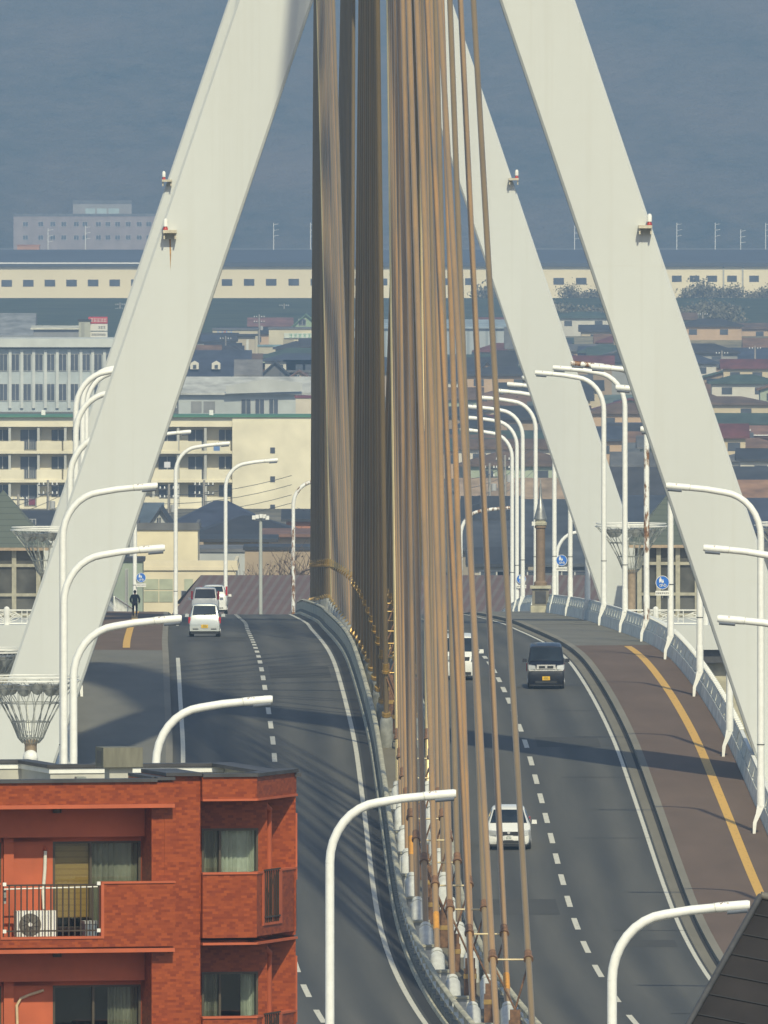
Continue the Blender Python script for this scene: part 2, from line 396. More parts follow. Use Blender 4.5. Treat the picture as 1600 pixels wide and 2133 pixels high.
def median_parapet(o, label):
    t = thing('median_parapet', label, 'parapet', BP(o, 700))
    MB().ribbon([(o-.13, .35), (o-.10, .80), (o+.10, .80), (o+.13, .35)], 655, D1, 3, 0, True).build('wall', M_PARM, t)
    MB().ribbon([(o-.17, .03), (o-.15, .345), (o+.15, .345), (o+.17, .03)], D0, D1, 3, 0, True).build('base', mat('stained_concrete', (.21, .20, .16), .85, .3, 2.2, c2=(.06, .06, .05)), t)
    MB().ribbon([(o-.05, .52), (o-.05, .60), (o+.05, .60), (o+.05, .52)], D0, 655, 3, 0, True).build('middle_rail', M_PARW, t)
    s = -1 if o < 0 else 1
    MB().ribbon([(o+s*.19, .03), (o+s*.19, .17), (o+s*.26, .16), (o+s*.29, .03)], D0, D1, 3, 0, True).build('base_step', M_PARM, t)
    MB().ribbon([(o+.13*cos(a*pi/4)*.75, .90+.06*sin(a*pi/4)) for a in range(8)], D0, D1, 3, 0, True).build('top_rail', M_PARM, t, sm=60)
    b0 = MB().bb(-.06, .06, -.05, .05, .30, .86).build('stanchion', M_PARM, t, local=True)
    for i in range(98):
        b = b0 if i == 0 else b0.copy()
        if i: COL.objects.link(b)
        b.location = BP(o, 540+(2.4*i if i < 60 else 144+6*(i-60)), 0)-ORG[t.name]
median_parapet(-1.02, 'low median parapet with grey top rail edging the left carriageway')
median_parapet(1.12, 'low median parapet edging the right carriageway, half hidden by brown cables')

# ---------------------------------------------------------------- towers
def tower(dT, cx0, name_label, lights, depth=3.4):
    base = Vector((cx0, dT, 0))
    t = thing('bridge_tower', name_label, 'tower', base)
    half = lambda z: 5.2+.338*(47.0-z)
    for s, nm in ((-1, 'left'), (1, 'right')):
        rings = []
        for z in (-2, 8, 16, 30, 47, 61.5):
            c = cx0+s*half(z); a, b, e = 1.49, depth/2, .10
            rings.append([(c+x, dT+y, z) for x, y in ((-a+e, -b), (a-e, -b), (a, -b+e), (a, b-e), (a-e, b), (-a+e, b), (-a, b-e), (-a, -b+e))])
        leg = MB().loft(rings).build('leg', M_TOWER, t, sm=20)
        for z in (24, 36.5, 49):
            c = cx0+s*half(z); MB().bb(c-1.40, c+1.40, dT-depth/2-.004, dT-depth/2+.02, z, z+.022).build('weld_seam', mat('weld_seam', (.56, .565, .52), .5, .05, 3), leg)
    MB().loft([[(cx0+x, dT+y, z) for x, y in ((-2.2, -2.0), (2.2, -2.0), (2.2, 2.0), (-2.2, 2.0))] for z in (58.5, 97)]).build('shaft', M_TOWER, t)
    MB().bb(cx0-half(11)-.2, cx0+half(11)+.2, dT-2.2, dT+2.2, 8.8, 12.0).build('cross_beam', M_TOWER, t)
    for px, py, rust in lights:
        y0 = dT-depth/2
        x, z = XP(px, y0), ZY(py, y0)
        p = MB().bb(x-.27, x+.27, y0-.62, y0+.0, z-.06, z+.06); p.bb(x-.25, x-.19, y0-.5, y0, z-.30, z-.06, 0); p.bb(x+.19, x+.25, y0-.5, y0, z-.30, z-.06, 0)
        lt = p.build('obstruction_light', mat('bracket_cream', (.52, .47, .36), .6, .1, 5), t)
        dx = .17 if px > 800 else -.17
        MB().lathe([(.0, .06), (.10, .06), (.10, .12), (.075, .16), (.075, .20), (0, .20)], (x+dx, y0-.35, z), 12).build('base', mat('light_red', (.42, .04, .03), .4, .1, 4), lt, sm=40)
        MB().lathe([(.0, .2), (.095, .2), (.095, .42), (.06, .50), (0, .52)], (x+dx, y0-.35, z), 12).build('lens', M_WHITE, lt, sm=40)
        if rust:
            MB().poly([(x-.03, y0-.004, z-.3), (x+.035, y0-.004, z-.3), (x+.05, y0-.004, z-.85), (x+.02, y0-.004, z-1.55), (x-.012, y0-.004, z-.8)]).build('rust_streak', mat('rust_streak', (.42, .24, .09), .7, .25, 6), lt)
    return t
DN, DF = 667.0, 912.0
CN, CF = .885, -2.386
tower(DN, CN, 'near white A-shaped bridge tower with broad slanted legs', [(354, 482, True), (1344, 472, False)])
tower(DF, CF, 'far white A-shaped bridge tower seen between the legs of the near one', [(348, 376, False), (1070, 373, False)])

# ---------------------------------------------------------------- stay cables
ORD = ['first', 'second', 'third', 'fourth', 'fifth', 'sixth', 'seventh', 'eighth', 'ninth', 'tenth', 'eleventh', 'twelfth']
CABLES = {}
def stay(kind, k, row, A, T, group, label, mi, detail=2):
    t = thing('stay_cable', label, 'cable', A, 0, group)
    A = Vector(A); T = Vector(T); u = (T-A).normalized()
    n = 14
    MB().tube([A+u*.9, A+(T-A)*.33, A+(T-A)*.66, T], .105, n).build('cable', M_CAB[mi], t, sm=60)
    s = MB().tube([A-u*.6, A+u*1.15, A+u*1.30], [.27, .26, .16], 14)
    s.build('socket', M_SOCK if kind == 'nf' else M_BLOCK, t, sm=50)
    MB().tube([A+u*1.30, A+u*1.46], [.20, .185], 14).build('band', M_GOLD if kind != 'nf' else M_SOCK, t, sm=50)
    h = 3.0/max(.35, u.z)
    cl = MB().tube([A+u*h, A+u*(h+.10)], .165, 14); cl.tube([A+u*(h+.10), A+u*(h+.42)], .13, 14)
    cl.build('clamp', M_RING if kind == 'nf' else M_GOLD, t, sm=50)
    c = A+u*h
    CABLES[(kind, k, row)] = (A, T, u, c)
    return t
rr = random.Random(3)
for k in range(11):
    for row in (-1, 1):
        zt = 66+2.1*k
        rw = 'left' if row < 0 else 'right'
        d = 648-10.4*k
        if d > 520:
            stay('nf', k, row, BP(row*.58, d, .15), (.61+row*.64, DN-1, zt), 'stay cables before the near tower', (f'shiny pale gold stay cable of the {rw} row, closest before the near tower' if k == 0 else f'brown stay cable of the {rw} row, {ORD[k]} from the near tower on its front side'), 3 if k == 0 else [0, 1, 0, 2, 0, 1, 2, 0, 0, 1, 0, 0][(k*2+(row > 0)) % 12])
        if k < 11:
            d = 687+10.4*k
            stay('nr', k, row, BP(row*.60, d, .15), (.80+row*1.3, DN+1, zt), 'stay cables behind the near tower', f'dark underside stay cable of the {rw} row, {ORD[k]} behind the near tower', [1, 0, 1][k % 3])
            d = 894-10.4*k
            stay('ff', k, row, BP(.04+row*.66, d, .15), (-2.6+row*1.38, DF-1, zt), 'stay cables before the far tower', f'thin {"shiny pale gold" if k == 0 else "brown"} stay cable of the {rw} row, {ORD[k]} before the far tower', 3 if k == 0 else [1, 0, 1, 1][k % 4])
            d = 922+10.4*k
            stay('fr', k, row, BP(row*.60, d, .15), (-2.55+row*.95, DF+1, zt), 'stay cables behind the far tower', f'dark stay cable of the {rw} row, {ORD[k]} behind the far tower', 1)
# dampers that tie each pair together over the median
for k in range(12):
    for kind, gname, lab in (('nf', 'rod dampers between the cables before the near tower', 'rusty rod damper between the {} cable pair before the near tower'), ('nr', 'rod dampers between the dark cables', 'brass-coloured rod damper between the {} dark cable pair behind the near tower'), ('ff', 'rod dampers before the far tower', 'small rod damper between the {} cable pair before the far tower'), ('fr', 'rod dampers behind the far tower', 'small rod damper between the {} dark cable pair behind the far tower')):
        if (kind, k, -1) not in CABLES: continue
        a = CABLES[(kind, k, -1)]; b = CABLES[(kind, k, 1)]
        ca, cb = a[3], b[3]; mid = (a[0]+b[0])/2
        foot = Vector((mid.x, ca.y, zd(ca.y)+.05))
        t = thing('cable_damper', lab.format(ORD[k]), 'cable damper', foot, 0, gname)
        e = (cb-ca).normalized()
        MB().tube([ca+e*.16, cb-e*.16], .032, 8).build('spreader_bar', M_GOLD if kind != 'nf' else mat('spreader_cream', (.62, .50, .28), .4, .1, 5), t, sm=50)
        top = foot+Vector((0, 0, 1.3))
        if k > 0 or kind != 'nf':
            for q in (ca, cb): MB().tube([q+Vector((0, 0, -.12)), top], .034, 8).build('brace_rod', M_RUST if kind == 'nf' else M_RING, t, sm=50)
        bx = MB().bb(foot.x-.21, foot.x+.21, foot.y-.25, foot.y+.25, foot.z, foot.z+.95); bx.bb(foot.x-.17, foot.x+.17, foot.y-.2, foot.y+.2, foot.z+.95, foot.z+1.3)
        bx.build('damper_box', M_RUST, t); MB().bb(foot.x-.225, foot.x+.225, foot.y-.262, foot.y+.262, foot.z+.62, foot.z+.78).build('band', M_GOLD, t)
        if kind == 'nf':
            p = a[0]; q = BP(-.62, p.y+4.6, 0)
            pd = thing('equipment_cabinet', f'grey concrete cabinet standing on the median beside the {ORD[k]} cable pair before the near tower', 'cabinet', q, 0, 'grey cabinets along the median')
            MB().bb(q.x-.27, q.x+.27, q.y-.3, q.y+.3, q.z, q.z+.85).build('body', M_BLOCK, pd); MB().bb(q.x-.31, q.x+.31, q.y-.34, q.y+.34, q.z+.852, q.z+.93).build('lid', M_PARM, pd)
            MB().bb(q.x-.20, q.x+.20, q.y-.315, q.y-.302, q.z+.15, q.z+.75).build('door', M_SOCK, pd)
# orange tape wound round three of the front cables
for k, row, h in ((9, 1, 1.9), (7, -1, 2.2), (4, -1, 2.0)):
    A, T, u, c = CABLES[('nf', k, row)]
    par = [o for o in COL.objects if o.get('group') == 'stay cables before the near tower' and (o.location-A).length < .01][0]
    MB().tube([A+u*(h+.4), A+u*(h+1.3)], .112, 14).build('tape', M_ORANGE, par, sm=60)

# ---------------------------------------------------------------- street lamps
def make_lamp(mt=None, arm=3.6):
    mt = mt or M_LAMP
    root = thing('street_lamp', 'lamp', 'street lamp', (0, 0, 0), 0, 'curved white street lamps on the bridge parapets')
    # local axes: arm reaches along +x, foot stands on the inner face of the parapet
    MB().loft([[(x-.0+dx, y, z) for dx, y in ((-w/2, -b/2), (w/2, -b/2), (w/2, b/2), (-w/2, b/2))] for x, z, w, b in ((.26, .12, .10, .26), (.23, .60, .14, .26), (.09, .95, .20, .26), (0, 1.25, .28, .27))]).build('foot', mt, root, sm=30)
    MB().tube([(0, 0, 1.2), (0, 0, 2.35)], .155, 14).build('collar', mt, root, sm=40)
    MB().tube([(0, 0, 2.3), (0, 0, 7), (0, 0, 11.45)], [.138, .134, .130], 14).build('pole', mt, root, sm=60)
    pts = [(0, 0, 11.45)]; R, zz = 1.55, 11.45
    for i in range(1, 9):
        a = radians(84)*i/8; pts.append((R*(1-cos(a)), 0, zz+R*1.12*sin(a)))
    e = pts[-1]; L_ = arm-.85-e[0]
    pts += [(e[0]+L_*.5, 0, e[2]+.17*L_*.5), (e[0]+L_, 0, e[2]+.135*L_)]
    MB().tube(pts, [.130]+[.128]*8+[.124, .120], 14).build('arm', mt, root, sm=60)
    e = pts[-1]
    hd = MB().tube([(e[0]-.04, 0, e[2]), (e[0]+.1, 0, e[2]+.01), (e[0]+.80, 0, e[2]+.07), (e[0]+.86, 0, e[2]+.07)], [.126, .135, .13, .11], 12)
    h = hd.build('lamp_head', mt, root, sm=50)
    MB().tube([(e[0]-.06, 0, e[2]-.005), (e[0]-.04, 0, e[2])], .136, 12).build('joint_ring', M_SOCK, h, sm=50)
    MB().bb(-.05, .05, -.165, -.14, 1.45, 1.95).build('access_door', M_SOCK, root)
    MB().tube([(e[0]+.26, 0, e[2]-.095), (e[0]+.80, 0, e[2]-.05)], .085, 8).build('lens', m_glass('lamp_lens', (.16, .18, .22), .2), h, sm=50)
    if mt is M_LAMP: MB().tube([(0, 0, 3.55), (0, 0, 3.59)], .146, 12).build('band', M_DARK, root)
    return root
lampA = make_lamp(); lampR = make_lamp(M_RUSTY)
used = set()
def place_lamp(px, d, side, label, rusty=False, z=None, x=None):
    src = lampR if rusty else lampA
    if src.name in used: o = copy_tree(src)
    else: o = src; used.add(src.name)
    o.location = (XP(px, d) if x is None else x, d, zd(d) if z is None else z); o.rotation_euler = (0, 0, 0 if side < 0 else pi)
    o['label'] = label
LAMPS = [
 (1275, 440, -1, 'white curved lamp standing alone over the right carriageway beside the dark roof'),
 (687, 480, -1, 'white curved lamp just right of the brick building, its arm crossing the brown cables'),
 (325, 520, -1, 'white curved lamp rising from behind the brick roof near the vent box'),
 (153, 560, -1, 'white curved lamp whose arm is lowest of the three crossing the near left leg'),
 (133, 600, -1, 'white curved lamp whose arm is the middle one of three crossing the near left leg'),
 (131, 640, -1, 'white curved lamp whose arm is the top one of three crossing the near left leg'),
 (146, 680, -1, 'white curved lamp at left, its arm passing behind the near left leg'),
 (158, 720, -1, 'greyish curved lamp, lowest arm of the nested group left of the near leg'),
 (158, 760, -1, 'white curved lamp, outermost arm of the nested group left of the near leg'),
 (172, 800, -1, 'white curved lamp, second arm of the nested group left of the near leg'),
 (180, 840, -1, 'white curved lamp, innermost arm of the nested group left of the near leg'),
 (1676, 600, 1, 'white lamp at the right edge, middle arm of three over the near right leg'),
 (1585, 640, 1, 'white curved lamp at the right edge whose full bend crosses the near right leg'),
 (1520, 680, 1, 'white curved lamp mostly hidden behind the near right leg, foot on the parapet'),
 (1458, 720, 1, 'white curved lamp with its foot just left of the near right leg'),
 (1397, 760, 1, 'white lamp bearing the large blue round sign on the right parapet'),
 (1302, 840, 1, 'white curved lamp right of the far right leg, before the wire funnel'),
 (1258, 880, 1, 'white curved lamp standing in front of the far right leg, full bend in view'),
 (1224, 920, 1, 'white curved lamp at the lower left edge of the far right leg'),
 (1188, 960, 1, 'white curved lamp bearing the blue sign beside the far right leg'),
 (1155, 1000, 1, 'white curved lamp right of the pointed column with a tall straight pole'),
 (1116, 1040, 1, 'white curved lamp just left of the pointed column'),
 (1089, 1080, 1, 'white curved lamp third from the left of the distant right row'),
 (1077, 1120, 1, 'white curved lamp second from the left of the distant right row'),
 (1067, 1160, 1, 'white curved lamp leftmost of the distant right row'),
]
for px, d, s, lb in LAMPS: place_lamp(px, d, s, lb)
place_lamp(1676-30, 560, 1, 'white lamp at right edge, only its arm tip showing low over the leg', x=XP(1720, 560))
place_lamp(1347, 800, 1, 'rust-streaked curved lamp between the two right legs', True)
place_lamp(281, 1080, -1, 'white lamp bearing the blue sign beside the walking person', z=9.0)
place_lamp(366, 1120, -1, 'white curved lamp left of the three cars, second from the left beyond the leg', z=7.5)
place_lamp(470, 1160, -1, 'white curved lamp right of the three cars with its arm before the cream wall', z=5.6)
place_lamp(611, 1200, -1, 'heavily rusted curved lamp beside the dark cable bundle', True, z=3.5)
place_lamp(960, 1200, -1, 'rusted lamp seen between the brown cables with arm reaching right', True, z=1.4)
place_lamp(1160, 1220, -1, 'small white curved lamp with arm reaching right behind the pointed column', z=-.6)

# ---------------------------------------------------------------- round blue signs
M_BLUE = mat('sign_blue', (.02, .14, .52), .4, .06, 3)
def sign(px, py, d, r, label, pole_px, plate=True):
    x, z = XP(px, d), ZY(py, d)
    xp = XP(pole_px, d); y = d-.22
    t = thing('round_sign', label, 'road sign', (xp, y, z-.35), 0, 'blue shared path signs')
    disc = MB().loft([[(x+r*cos(2*pi*k/28), yy, z+r*sin(2*pi*k/28)) for k in range(28)] for yy in (y, y-.03)]).build('disc', M_BLUE, t)
    rim = MB(); rim.loft([[(x+rr_*cos(2*pi*k/28), yy, z+rr_*sin(2*pi*k/28)) for k in range(28)] for rr_, yy in ((r, y-.031), (r, y-.036), (r*.93, y-.036), (r*.93, y-.031))], caps=False).build('rim', M_WHITE, t)
    f = MB(); yf0, yf1 = y-.042, y-.034
    def el(cx_, cz_, rx, rz, n=12): f.loft([[(x+r*(cx_+rx*cos(2*pi*k/n)), yy, z+r*(cz_+rz*sin(2*pi*k/n))) for k in range(n)] for yy in (yf0, yf1)])
    def pl(pts): f.loft([[(x+r*a, yy, z+r*b) for a, b in pts] for yy in (yf0, yf1)])
    el(-.30, .66, .10, .11); pl([(-.46, .54), (-.14, .54), (-.10, .28), (-.17, -.04), (-.24, -.04), (-.27, .14), (-.33, .14), (-.38, -.04), (-.46, -.04), (-.48, .28)])
    el(.06, .36, .075, .08); pl([(-.05, .27), (.17, .27), (.19, .10), (.13, -.07), (.07, -.07), (.04, .02), (0, -.07), (-.06, -.07)])
    for wx in (-.24, .36):
        f.loft([[(x+r*(wx+q*cos(2*pi*k/16)), yy, z+r*(-.44+q*sin(2*pi*k/16))) for k in range(16)] for q, yy in ((.20, yf1), (.20, yf0), (.14, yf0), (.14, yf1))], caps=False)
    pl([(-.24, -.40), (-.22, -.47), (.12, -.47), (.34, -.40), (.12, -.40)]); pl([(-.10, -.16), (-.04, -.16), (.02, -.44), (-.04, -.44)]); pl([(.24, -.14), (.30, -.14), (.38, -.44), (.33, -.44)])
    f.build('pictogram', M_WHITE, t)
    br = MB().tube([(xp, d-.05, z-r-.05), (x, y+.02, z-r-.05)], .02, 6); br.tube([(x, y+.02, z-r-.4), (x, y+.02, z+r*.7)], .018, 6); br.build('bracket', M_STEEL, t)
    if plate:
        MB().bb(x-r*1.02, x+r*1.02, y-.03, y-.01, z-r*1.90, z-r*1.22).build('plate', M_WHITE, t)
        marks(7, r*.27, 'plate_lettering', M_DARK, t, (x, y-.032, z-r*1.56), 1.0)
sign(1380, 1213, 760, .31, 'large blue round sign with figures and bicycle before the glazed kiosk', 1395)
sign(1170, 1167, 960, .32, 'blue round sign beside the pointed column and far right leg', 1186)
sign(1086, 1206, 1120, .32, 'blue round sign half hidden among the distant right lamp poles', 1076)
sign(294, 1203, 1080, .31, 'blue round sign above the walking person left of the road', 281)

# ---------------------------------------------------------------- pointed column on the right parapet
d = 1012.0; x = XP(1126, d); zb = zd(d)+.19
t = thing('pointed_column', 'tall tan column with pointed metal cap on a panelled plinth', 'column', (x, d, zb))
MB().bb(x-.60, x+.60, d-.60, d+.60, zb-.3, zb+.42).build('plinth_base', M_PARM, t)
pb = MB().bb(x-.50, x+.50, d-.50, d+.50, zb+.42, zb+1.45); pb.build('plinth', M_KERB, t)
MB().bb(x-.33, x+.33, d-.53, d-.502, zb+.55, zb+1.3).build('plinth_panel', M_DARK, t); MB().bb(x-.64, x+.64, d-.64, d+.64, zb+1.45, zb+1.62).build('plinth_cap', M_PARM, t)
MB().lathe([(.40, 1.62), (.40, 1.8), (.29, 1.9), (.28, 5.05), (.35, 5.1), (.35, 5.22)], (x, d, zb), 20).build('shaft', mat('column_tan', (.21, .145, .09), .6, .1, 3), t, sm=40)
MB().lathe([(.31, 5.22), (.39, 5.26), (.39, 5.4), (.33, 5.45), (.33, 5.6)], (x, d, zb), 20).build('collar', M_PARM, t, sm=40)
MB().lathe([(.40, 5.6), (.39, 5.68), (.24, 6.25), (.16, 6.6), (.12, 6.65), (.08, 7.3), (.02, 8.05), (0, 8.1)], (x, d, zb), 20).build('spire', mat('spire_metal', (.30, .30, .28), .4, .15, 4, metal=.6), t, sm=40)
MB().box((x-.42, d-.1, zb+5.35), (.2, .24, .24)).build('lamp', M_WHITE, t)

# ---------------------------------------------------------------- tower terraces, funnel lamps, glazed kiosks
def funnel(px, py, d, r, label, zpost):
    x, z = XP(px, d), ZY(py, d)
    t = thing('funnel_lamp', label, 'lamp', (x, d, zpost), 0, 'wire funnel lamps beside the towers')
    H = 2.45; prof = [(1.0, 0), (.86, -.12), (.62, -.36), (.40, -.66), (.26, -.92), (.17, -1.0)]
    rib = MB()
    for k in range(22):
        for sgn in (1, -1):
            pts = []
            for i, (q, h) in enumerate(prof):
                a = 2*pi*k/22+sgn*.16*i*(1-.1*i); pts.append((x+r*q*cos(a), d+r*q*sin(a), z+H*h))
            rib.tube(pts, .015, 4, caps=False)
    for q, h in prof[1:-1]: rib.tube([(x+r*q*cos(2*pi*k/28), d+r*q*sin(2*pi*k/28), z+H*h) for k in range(29)], .02, 4, caps=False)
    rib.build('wire_basket', mat('wire_grey', (.33, .34, .31), .45, .15, 5, metal=.3), t)
    for k in range(6):
        a = 2*pi*k/6+.3; MB().lathe([(.0, -.62), (.16, -.56), (.30, -.36), (.34, -.16), (.0, -.2)], (x+.55*r*cos(a), d+.55*r*sin(a), z), 10).build('reflector', M_STEEL, t, sm=50)
    rg = MB()
    for rr_, zz in ((r, 0), (r*.97, .14)): rg.tube([(x+rr_*cos(2*pi*k/36), d+rr_*sin(2*pi*k/36), z+zz) for k in range(37)], .033, 6, caps=False)
    rg.build('top_ring', M_WHITE, t, sm=60)
    MB().lathe([(.24, zpost-z-.5), (.24, -H-.05), (.28, -H), (.28, -H+.12), (.2, -H+.14)], (x, d, z), 16).build('post', M_TAN, t, sm=40)
    if py > 1300: MB().lathe([(.30*sin(pi*i/10)+.001, -.30*cos(pi*i/10)) for i in range(11)], (x, d-.30, z-H-.55), 16).build('globe', M_WHITE, t, sm=60)
funnel(64, 1417, 655, 1.92, 'large wire funnel lamp with white globe, above the left end of the brick roof', 13.6)
funnel(-22, 1358, 690, 1.6, 'wire funnel lamp cut by the left edge, above the large one', 14.4)
funnel(1648, 1413, 668, 1.9, 'wire funnel lamp cut by the right edge behind the near right leg', 13.6)
funnel(97, 1104, 892, 1.9, 'wire funnel lamp at left between the green roof and the near left leg', 14.6)
funnel(1315, 1096, 892, 1.9, 'wire funnel lamp at right in front of the far right leg', 14.6)
funnel(1646, 1094, 892, 1.9, 'wire funnel lamp at the right edge high beside the lamp poles', 14.6)

def terrace(x0, x1, d0, d1, z, label):
    t = thing('terrace', label, 'terrace', ((x0+x1)/2, (d0+d1)/2, z-1.3))
    MB().bb(x0, x1, d0, d1, z-1.3, z).build('slab', M_TOWER, t)
    MB().bb(x0+.3, x1-.3, d0+.4, d1-.4, z-2.0, z-1.302).build('soffit', M_DARK, t)
    MB().bb(x0+.8, x1-.8, d0+1.2, d1-1.2, 0, z-2.002).build('pier', M_PARM, t)
def railing(x0, x1, d, z, label, h=.78):
    t = thing('ornamental_railing', label, 'railing', ((x0+x1)/2, d, z))
    n = max(1, int(round((x1-x0)/2.15))); w_ = (x1-x0)/n
    rl = MB(); 
    for zz in (.08, h): rl.bb(x0, x1, d-.05, d+.05, z+zz-.035, z+zz+.035)
    rl.build('rails', M_WHITE, t)
    for i in range(n+1):
        xx = x0+i*w_; MB().lathe([(.15, 0), (.15, h+.08), (.11, h+.16), (0, h+.2)], (xx, d, z), 8).build('post', M_WHITE, t)
    la = MB()
    for i in range(n):
        c = x0+(i+.5)*w_
        for s in (-1, 1):
            for q in (.12, .30, .48): la.tube([(c+s*(w_*.46), d, z+.1+q*.3), (c+s*w_*.25, d, z+.12+q), (c+s*.14, d, z+.43), (c+s*w_*.25, d, z+.74-q*.75), (c+s*(w_*.46), d, z+.76-q*.3)], .024, 4)
            la.tube([(c+s*.14, d, z+.08), (c+s*.14, d, z+h)], .024, 4)
        la.tube([(c-.14, d, z+.3), (c+.14, d, z+.3)], .02, 4); la.tube([(c-.14, d, z+.56), (c+.14, d, z+.56)], .02, 4)
    la.build('lattice', M_WHITE, t)
def kiosk(x0, x1, d0, d1, z, hw, hr, label):
    t = thing('glazed_kiosk', label, 'kiosk', ((x0+x1)/2, (d0+d1)/2, z))
    n = 3; KF = mat('kiosk_frame', (.34, .32, .24), .6, .12, 4)
    for i in range(n+1):
        xx = x0+(x1-x0)*i/n; MB().bb(xx-.12, xx+.12, d0-.12, d0+.12, z, z+hw-.17).build('post', KF, t)
    for zz in (.05, hw*.30, hw*.72): MB().bb(x0, x1, d0-.10, d0+.10, z+zz, z+zz+.16).build('rail', KF, t)
    for yy in ((d0+d1)/2, d1):
        for xx in (x0, x1): MB().bb(xx-.13, xx+.13, yy-.13, yy+.13, z, z+hw-.17).build('post', KF, t)
    MB().bb(x0+.06, x1-.06, d0+.05, d1-.05, z, z+hw-.05).build('glass', m_glass('kiosk_glass', (.075, .075, .068), .12), t)
    cx_, cy_ = (x0+x1)/2, (d0+d1)/2; e = .55
    rf = MB().add([(x0-e, d0-e, z+hw), (x1+e, d0-e, z+hw), (x1+e, d1+e, z+hw), (x0-e, d1+e, z+hw), (cx_, cy_, z+hw+hr)], [(0, 1, 4), (1, 2, 4), (2, 3, 4), (3, 0, 4), (3, 2, 1, 0)])
    rf.build('roof', m_stripe('kiosk_roof', (.105, .125, .105), (.06, .075, .065), .42, .12, 1, 0), t)
    MB().bb(x0-e-.02, x1+e+.02, d0-e-.02, d1+e+.02, z+hw-.16, z+hw-.004).build('eave', M_TAN, t)
zt = ZY(1294, 893)
terrace(XP(-160, 893), XP(118, 893), 886, 922, zt, 'white terrace beside the far left leg below the green roofed kiosk')
terrace(XP(1262, 893), XP(1700, 893), 886, 922, zt, 'white terrace beside the far right leg below the glazed kiosk')
terrace(XP(-250, 655), XP(110, 655), 640, 700, 13.6, 'terrace beside the near left leg behind the brick roof')
terrace(XP(1566, 664), XP(1800, 664), 652, 700, 13.9, 'terrace beside the near right leg at the right edge')
railing(XP(-60, 886.4), XP(88, 886.4), 886.4, zt, 'white ornamental railing below the kiosk at the left edge')
railing(XP(1262, 886.4), XP(1470, 886.4), 886.4, zt, 'white ornamental railing between the two right legs')
kiosk(XP(-72, 900), XP(80, 900), 900, 907, zt, 3.75, 3.0, 'glazed kiosk with green pyramid roof at the left edge')
kiosk(XP(1332, 900), XP(1452, 900), 900, 907, zt, 3.9, 2.6, 'glazed kiosk with dark roof between the two right legs')
# ================================================================ ground, embankment, mountain
mb = MB(); 
xs = [-9000, -600, -200, 0, 200, 600, 9000]; ys = [-500, 200, 600, 1200, 2500, 4200, 7000, 20000]
mb.add([(x, y, 0) for y in ys for x in xs], [(j*7+i, j*7+i+1, (j+1)*7+i+1, (j+1)*7+i) for j in range(7) for i in range(6)])
struct('ground', mb, [mat('town_ground', (.16, .145, .115), .9, .3, .05, c2=(.07, .075, .07), spec=.1)])
rg = random.Random(11)
def hn(x, y): return (math.sin(x*.011+y*.004)+math.sin(x*.027-y*.013+2)+.6*math.sin(x*.06+y*.05+1)+.4*math.sin(x*.13-y*.09))/3.0
mb = MB(); nx, ny = 120, 60
for j in range(ny+1):
    for i in range(nx+1):
        x = -1300+2600*i/nx; y = 5720+3000*j/ny; q = j/ny
        z = -3+max(0, q-.03)*560+max(0, min(1, q*3))*26*hn(x, y)*(.4+q)
        mb.v.append((x, y, z))
for j in range(ny):
    for i in range(nx): a = j*(nx+1)+i; mb.f.append((a, a+1, a+nx+2, a+nx+1)); mb.m.append(0)
struct('mountain', mb, [m_forest()], sm=80)
mb = MB()
mb.add([(-500, 3350, 0), (500, 3350, 0), (500, 3700, 4.4), (-500, 3700, 4.4), (500, 3860, 1.5), (-500, 3860, 1.5)], [(0, 1, 2, 3), (3, 2, 4, 5)])
struct('grass_field', mb, [mat('field_grass', (.060, .070, .045), .95, .3, .08, c2=(.03, .045, .035), spec=.05)])

